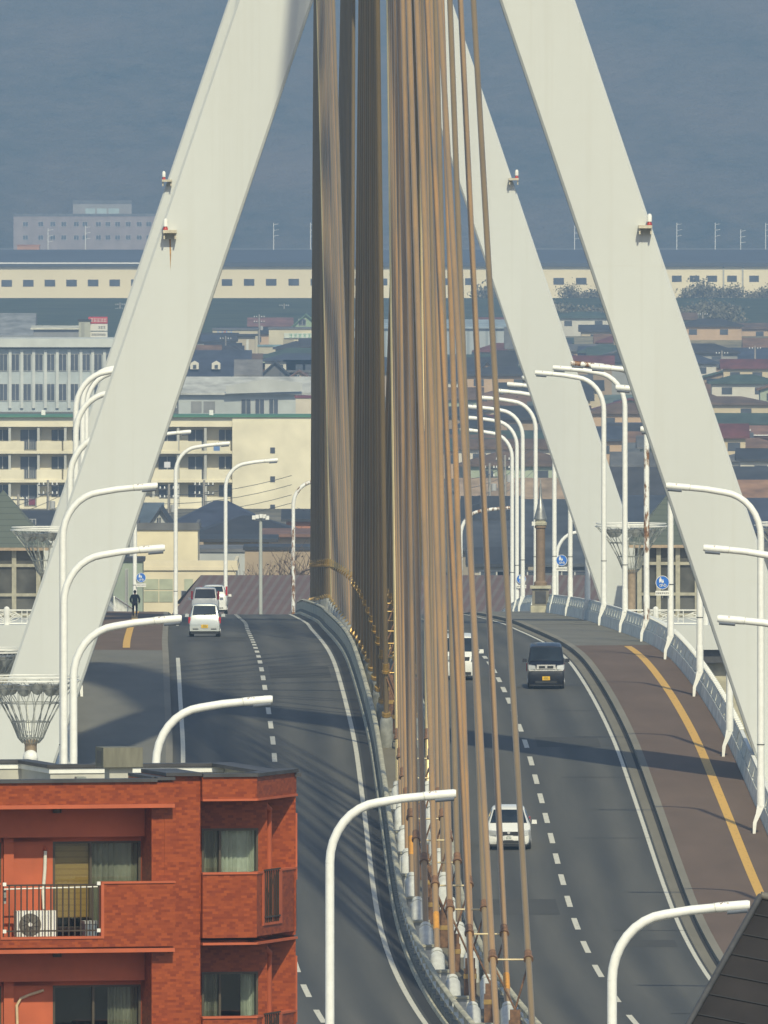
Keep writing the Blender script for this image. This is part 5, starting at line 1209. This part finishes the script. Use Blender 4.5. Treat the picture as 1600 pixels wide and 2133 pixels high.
# angled corner direction on the right
c0 = Vector((U(1298), .05)); c1 = Vector((uE+.02, 2.2)); cd = (c1-c0).normalized(); cn = Vector((cd.y, -cd.x))
def angled(mb_, f0, f1, z0, z1, th=.15, out=0.0):
    a = c0+(c1-c0)*f0+cn*out; b = c0+(c1-c0)*f1+cn*out; a2, b2 = a-cn*th, b-cn*th
    mb_.loft([[(p.x, p.y, z) for p in (a, b, b2, a2)] for z in (z0, z1)])
cpa = MB(); angled(cpa, 0, 1, 29.0, 29.07, .42, .05); bp('coping', cpa, M_COPE)
def curtain(u0, u1, v, z0, z1, seed):
    mb_ = MB(); n = 26; rows = []
    for z in (z0, z1): rows.append([(u0+(u1-u0)*i/n, v+.03*sin(i*1.9+seed)+.015*sin(i*4.1), z) for i in range(n+1)])
    return mb_.loft(rows, closed=False, caps=False)
def window(u0, u1, v, z0, z1, left, right, split=.5):
    fr = MB(); q = .045
    um = u0+(u1-u0)*split
    fr.bb(u0, u1, v-.05, v+.05, z1-q, z1); fr.bb(u0, u1, v-.05, v+.05, z0, z0+q)
    for a in (u0, u1-q, um-q/2): fr.bb(a, a+q, v-.048, v+.048, z0+q, z1-q)
    f = bp('window', fr, M_BRONZE)
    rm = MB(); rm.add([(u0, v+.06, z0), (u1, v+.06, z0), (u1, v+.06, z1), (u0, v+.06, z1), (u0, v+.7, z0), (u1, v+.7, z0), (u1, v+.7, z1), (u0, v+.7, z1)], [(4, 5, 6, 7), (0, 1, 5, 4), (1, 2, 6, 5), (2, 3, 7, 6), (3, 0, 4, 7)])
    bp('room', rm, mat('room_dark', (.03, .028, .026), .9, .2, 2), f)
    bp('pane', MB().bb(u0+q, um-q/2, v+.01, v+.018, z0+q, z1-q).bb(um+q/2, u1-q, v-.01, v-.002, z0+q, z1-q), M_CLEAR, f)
    for (a, b, m_, sd) in ((u0+q, um, left, 1), (um, u1-q, right, 5)):
        if m_ is None: continue
        if m_[1] == 'curtain': bp('curtain', curtain(a+(b-a)*m_[2], b, v+.13, z0+.03, z1-.03, sd), m_[0], f, 80)
        else: bp('blind', MB().bb(a, b, v+.09, v+.11, z0+(z1-z0)*m_[2], z1-.03), m_[0], f)
C_WH = mat('curtain_white', (.62, .62, .54), .9, .08, 3); C_GR = mat('curtain_grey', (.30, .28, .22), .9, .1, 2); B_YE = m_stripe('blind_tan', (.46, .27, .075), (.38, .21, .055), .12, .3, 1); C_PL = m_stripe('curtain_plaid', (.16, .19, .15), (.38, .36, .25), .16, .4, 1)
body2 = MB()                                                       # brick walls of each storey
salm = MB(); dark = MB()
for n in range(NF):
    dz = -FH*n
    z = lambda c: ZC(c)+dz
    br = MB()
    # top band (roof edge on the first storey, balcony front below it on the others)
    if n == 0:
        br.bb(uL, U(878), 0, .2, z(322), 28.918); br.bb(U(1022)+.002, U(1298), .05, .25, z(300), 28.998); angled(br, 0, 1, z(300), 28.998)
        br.bb(U(842), U(1022), .22, 2.29, z(1060), 29.02); br.bb(U(776), U(842)-.002, .222, 2.288, z(1060), 28.95)
    else: br.bb(U(776), U(1022), .22, 2.29, z(1060), z(330)-.002)
    salm.bb(uL, U(878), -.05, 1.09, z(342), z(322)-.002); 
    ang = MB(); salm.bb(U(1022)+.003, U(1298), .02, 2.29, z(312), z(300)-.002); angled(salm, 0, 1, z(312), z(300)-.002, .3, .03)
    salm.add([(U(1298), .3, z(306)), (c1.x-.2, 2.29, z(306)), (U(1298), 2.29, z(306))], [(0, 1, 2)])
    # loggia back wall, beam, reveals
    salm.bb(uL, U(775), 1.10, 1.30, z(1045), z(342)-.002) if False else None
    salm.bb(uL, U(775)-.002, .80, 1.098, z(495), z(342)-.004)
    salm.bb(U(75), U(125), 1.0, 1.097, z(1045), z(497)); salm.bb(U(-330), U(-250), 1.0, 1.097, z(1045), z(497))
    # balcony front with an opening filled by railings
    br.bb(U(522), U(882), 0, .15, z(1044), z(726)); br.bb(U(-40)-1.2, U(4), 0, .15, z(1044), z(726)); br.bb(uL, U(-40)-1.202, 0, .15, z(1044), z(726)); br.bb(U(4)+.002, U(522)-.002, 0, .15, z(1044), z(1000))
    salm.bb(U(510), U(884), -.025, .18, z(724), z(714)); salm.bb(uL, U(8), -.025, .18, z(724), z(714)); salm.bb(U(508), U(523), -.02, .17, z(998), z(724)-.002); salm.bb(U(2), U(12), -.02, .17, z(998), z(724)-.002); salm.bb(U(2), U(523), -.022, .172, z(1001), z(989))
    salm.bb(uL, U(775)-.004, .16, 1.30, z(1060), z(1020))
    for a, b in ((-1270, -232), (67, 327), (773, 775)): salm.bb(U(a), U(b), 1.10, 1.30, z(1020)+.002, z(496)-.002)
    salm.bb(uL, U(775)-.006, 1.10, 1.30, z(520)+.0, z(342)-.006)
    rl = MB()
    for a, b in ((724, 732), (956, 964)): rl.bb(U(14), U(506), .05, .09, z(b), z(a))
    for k in range(17): uu = U(20)+(U(500)-U(20))*k/16; rl.bb(uu-.012, uu+.012, .055, .085, z(988), z(724))
    r_ = bp('balcony_railing', rl, M_RAIL)
    kn = MB()
    for a in (24, 498):
        for b in (722, 960): kn.box((U(a), .04, z(b)), (.07, .05, .07))
    bp('fixing', kn, M_WHITE, r_)
    # right bay: parapet, recessed wall, window, pipe
    br.bb(U(1024), U(1298), .05, .20, z(1006), z(684)); salm.bb(U(1022)+.002, U(1299), .02, .24, z(684)-.001, z(674)); angled(br, 0, .14, z(1000), z(684)); angled(br, .62, 1, z(1000), z(684)); angled(br, .1402, .6198, z(1000), z(950)); angled(salm, 0, .16, z(684), z(674), .2, .02); angled(salm, .58, 1, z(684), z(674), .2, .02); angled(salm, .14, .18, z(940), z(684)-.002, .18, .02); angled(salm, .55, .62, z(940), z(684)-.002, .18, .02); angled(salm, .14, .62, z(950), z(938), .18, .025)
    ra = MB(); angled(ra, .17, .56, z(674), z(666), .04, .04); angled(ra, .17, .56, z(912), z(904), .04, .04)
    for k in range(7): angled(ra, .19+.055*k, .20+.055*k, z(936), z(668), .03, .03)
    bp('balcony_railing', ra, M_RAIL)
    br.bb(U(1022)+.004, uE-.01, 2.20, 2.298, z(1020), z(312)-.002) if False else None
    wz0, wz1 = z(672)+.02, z(468)+.02
    ua, ub = U(1022)+.26, U(1300)+.29; uw = U(1345)+.3
    br.bb(U(1022)+.004, ua, 1.2, 2.298, z(1020), z(312)-.004); br.bb(ub, uw, 1.2, 2.298, z(1020), z(312)-.004); br.bb(uw+.002, uE-.02, 2.10, 2.298, z(1020), z(312)-.004); br.bb(ua, ub, 1.2, 2.298, wz1, z(312)-.004); br.bb(ua, ub, 1.2, 2.298, z(1020), wz0-.5)
    bp('wall', br, M_BRICK)
    window(ua, ub, 1.22, wz0-.5, wz1, (C_GR, 'curtain', 0), (C_WH, 'curtain', .0 if n != 1 else .62), .32)
    pp = MB(); uu = U(1345)+.42; pp.tube([(uu-.16, 1.3, z(320)), (uu-.14, 1.32, z(345)), (uu, 1.5, z(372)), (uu, 1.55, z(400)), (uu, 1.55, z(1015))], .062, 12); bp('downpipe', pp, M_SALM, None, 60)
    salm.bb(uE+.012, uE+.16, 2.7, 2.9, z(745), z(405))
    # loggia windows
    if n == 0: window(U(328), U(772), 1.15, z(965), z(520), (B_YE, 'blind', .13), (C_GR, 'curtain', 0), .43); window(U(-230), U(66), 1.15, z(965), z(528), (C_GR, 'curtain', 0), (C_PL, 'curtain', 0), .5)
    else: window(U(328), U(772), 1.15, z(965), z(520), None, (C_GR, 'curtain', .35), .46); window(U(-230), U(66), 1.15, z(965), z(528), (C_GR, 'curtain', 0), (C_WH, 'curtain', .3), .5)
    # ceiling lamp, floor of the loggia
    bp('ceiling_lamp', MB().lathe([(0, 0), (.09, .0), (.09, .10), (0, .12)], (U(330), .75, z(342)-.115), 10), M_BRONZE)
bp('trim', salm, M_SALM)
# things on the first balcony and on the roof
def LP(u, v, z): return PB0+Vector((u*cos(TH)-v*sin(TH), u*sin(TH)+v*cos(TH), z))
z = ZC
zf = z(1019)
def put(name, label, cat, u, v, zz): return thing(name, label, cat, LP(u, v, zz), TH)
t = put('air_conditioner', 'white outdoor air conditioner unit with round fan behind the balcony railing', 'air conditioner', U(206), .55, zf)
MB().bb(-.40, .40, -.14, .14, .06, .62).build('case', M_WHITE, t, local=True); MB().bb(-.36, -.2, -.12, .12, 0, .06).bb(.2, .36, -.12, .12, 0, .06).build('feet', M_DARK, t, local=True)
MB().loft([[(-.13+r*cos(2*pi*k/24), y, .345+r*sin(2*pi*k/24)) for k in range(24)] for r, y in ((.225, -.141), (.225, -.155), (.20, -.158))]).build('fan_grille', mat('fan_grey', (.15, .14, .12), .6, .2, 20), t, sm=40, local=True)
ri = MB()
for k in range(8): a = pi*k/8; ri.box((-.13, -.163, .345), (.43, .008, .012)); 
MB().lathe([(0, 0), (.045, 0), (.04, .02), (0, .02)], (0, 0, 0), 12).build('hub', M_WHITE, t, local=True).matrix_local = Matrix.Translation((-.13, -.158, .345)) @ Matrix.Rotation(pi/2, 4, 'X')
fb = MB()
for k in range(9): a = 2*pi*k/9; fb.tube([(-.13+.05*cos(a), -.161, .345+.05*sin(a)), (-.13+.2*cos(a+.5), -.161, .345+.2*sin(a+.5))], .006, 4)
fb.build('fan_guard', M_DARK, t, local=True)
t = put('pipe_duct', 'white wrapped pipe duct rising from the air conditioner up the salmon wall', 'pipe', U(280), 1.0, z(850))
MB().tube([(-.03, -.1, -.05), (-.02, .04, .3), (.02, .06, .75), (.03, .06, 1.12)], .036, 10).build('duct', C_WH, t, sm=60, local=True); MB().tube([(.03, .06, 1.12), (.035, .12, 1.2)], .04, 10).build('cap', M_SALM, t, local=True)
t = put('pipe_duct', 'cream hose bending across the salmon wall of the lower balcony', 'pipe', U(150), 1.02, z(1420))
MB().tube([(-.02, .03, -.1), (-.03, .03, .28), (.05, .03, .42), (.22, .03, .49), (.52, .03, .58)], .03, 10).build('hose', mat('hose_cream', (.58, .45, .28), .6, .1, 4), t, sm=60, local=True)
t = put('laundry_pole', 'thin white laundry pole hung behind the balcony railing', 'pole', U(260), .35, z(748))
MB().tube([(-.9, 0, -.01), (1.02, 0, .02)], .014, 8).build('pole', M_WHITE, t, local=True)
t = put('crate', 'grey-blue crate on the balcony floor behind the right end of the railing', 'crate', U(485), .6, zf)
MB().bb(-.12, .12, -.15, .15, 0, .34).build('case', mat('crate_blue', (.18, .22, .27), .6, .15, 5), t, local=True); MB().bb(-.135, .135, -.165, .165, .342, .40).build('lid', mat('crate_lid', (.30, .32, .33), .6, .1, 5), t, local=True)
t = put('clothes_rack', 'dark and red laundry hanging at the left end of the balcony', 'laundry', U(30), .5, z(745))
q = random.Random(5)
for k, c in enumerate(((.30, .04, .04), (.06, .07, .09), (.35, .35, .33))): MB().bb(-.10+k*.07, -.045+k*.07, -.1, .1, -.55+.12*k, -.02).build('garment', mat('cloth_%d' % k, c, .9, .2, 6), t, local=True)
zR = zr+.05
t = put('roof_vent', 'grey metal vent box on a short pedestal on the brick building roof', 'vent', 3.66, 5.3, zR)
MB().bb(-.24, .24, -.22, .22, 0, .62).build('pedestal', M_ROOFW, t, local=True); MB().bb(-.40, .42, -.36, .36, .622, 1.02).build('hood', mat('vent_olive', (.17, .165, .125), .7, .18, 2, stretch=(3, 3, .5)), t, local=True); MB().bb(-.405, -.401, -.2, .2, .7, .95).build('grille', M_DARK, t, local=True)
t = put('junction_box', 'small grey box with red side fixed to the inner roof wall', 'box', 3.35, 7.45, zR)
MB().bb(-.09, .11, -.1, .1, .12, .34).build('case', mat('box_grey', (.28, .30, .27), .6, .1, 4), t, local=True); MB().bb(-.13, -.091, -.09, .09, .1, .30).build('side', mat('box_red', (.38, .04, .03), .5, .1, 4), t, local=True); MB().bb(-.07, .09, -.08, .27, 0, .119).build('bracket', M_DARK, t, local=True)

# ================================================================ the dark roof corner at the lower right
ap = Vector((XP(1584, 252), 252, ZY(1868, 252)))
t = thing('house', 'dark slate-roofed house corner with seams in the lower right foreground', 'house', (ap.x+4, ap.y, 0))
rk = Vector((-1.16, -2.2, -1.87)); sd = Vector((1.0, .12, -.20)); n_ = sd.cross(rk).normalized()
if n_.z < 0: n_ = -n_
A, B = ap, ap+rk*1.9; W_ = 9.0
pts = [B, B+sd*W_, A+sd*W_, A]
MB().loft([[p-n_*.22 for p in pts], pts]).build('roof', mat('dark_slate', (.024, .021, .021), .8, .18, 1.5, c2=(.014, .013, .014), spec=.2), t)
sm_ = MB()
for k in range(1, 13):
    f = k*.151-.02; p = A+rk*f; q_ = p+sd*W_
    sm_.loft([[p+n_*h+rk.normalized()*w_ for h, w_ in ((.002, -.016), (.022, -.012), (.022, .012), (.002, .016))], [q_+n_*h+rk.normalized()*w_ for h, w_ in ((.002, -.016), (.022, -.012), (.022, .012), (.002, .016))]])
sm_.build('roof_seams', mat('seam_black', (.012, .012, .014), .7, .1, 3), t)
MB().tube([A+n_*.03, A+sd*W_+n_*.03], .06, 8).build('ridge', mat('ridge_grey', (.15, .14, .12), .7, .15, 3), t, sm=60)
MB().tube([A+n_*.02, B+n_*.02], .05, 8).build('rake_trim', M_DARK, t, sm=60)
bk = Vector((1.16, 2.2, -1.4))
MB().loft([[p-n_*.0-Vector((0, 0, .22)) for p in (A, A+sd*W_, A+sd*W_+bk*2, A+bk*2)], [p-Vector((0, 0, .01)) for p in (A, A+sd*W_, A+sd*W_+bk*2, A+bk*2)]]).build('rear_roof', MATS['dark_slate'], t)
MB().add([(p.x, p.y, z_) for z_ in (0, 24.5) for p in (B+Vector((1.2, .6, 0)), B+sd*W_, A+sd*W_+bk*1.6, A+bk*1.6+Vector((1.2, 0, 0)))], [(0, 1, 5, 4), (1, 2, 6, 5), (2, 3, 7, 6), (3, 0, 4, 7), (4, 5, 6, 7)]).build('wall', wcol(TANW), t)
# ---------------------------------------------------------------- the air
hz = MB().bb(-1900, 1900, -420, 9200, -1.5, 640).build('haze', bpy.data.materials.new('air'))
tag(hz, kind='stuff')
m = hz.data.materials[0]; m.use_nodes = True; m.node_tree.nodes.clear()
v = m.node_tree.nodes.new('ShaderNodeVolumePrincipled'); o = m.node_tree.nodes.new('ShaderNodeOutputMaterial')
v.inputs['Color'].default_value = (.45, .675, 1.0, 1); v.inputs['Density'].default_value = 1.65e-4; v.inputs['Anisotropy'].default_value = 0.0
m.node_tree.links.new(v.outputs[0], o.inputs['Volume'])
S.cycles.volume_step_rate = 1.0
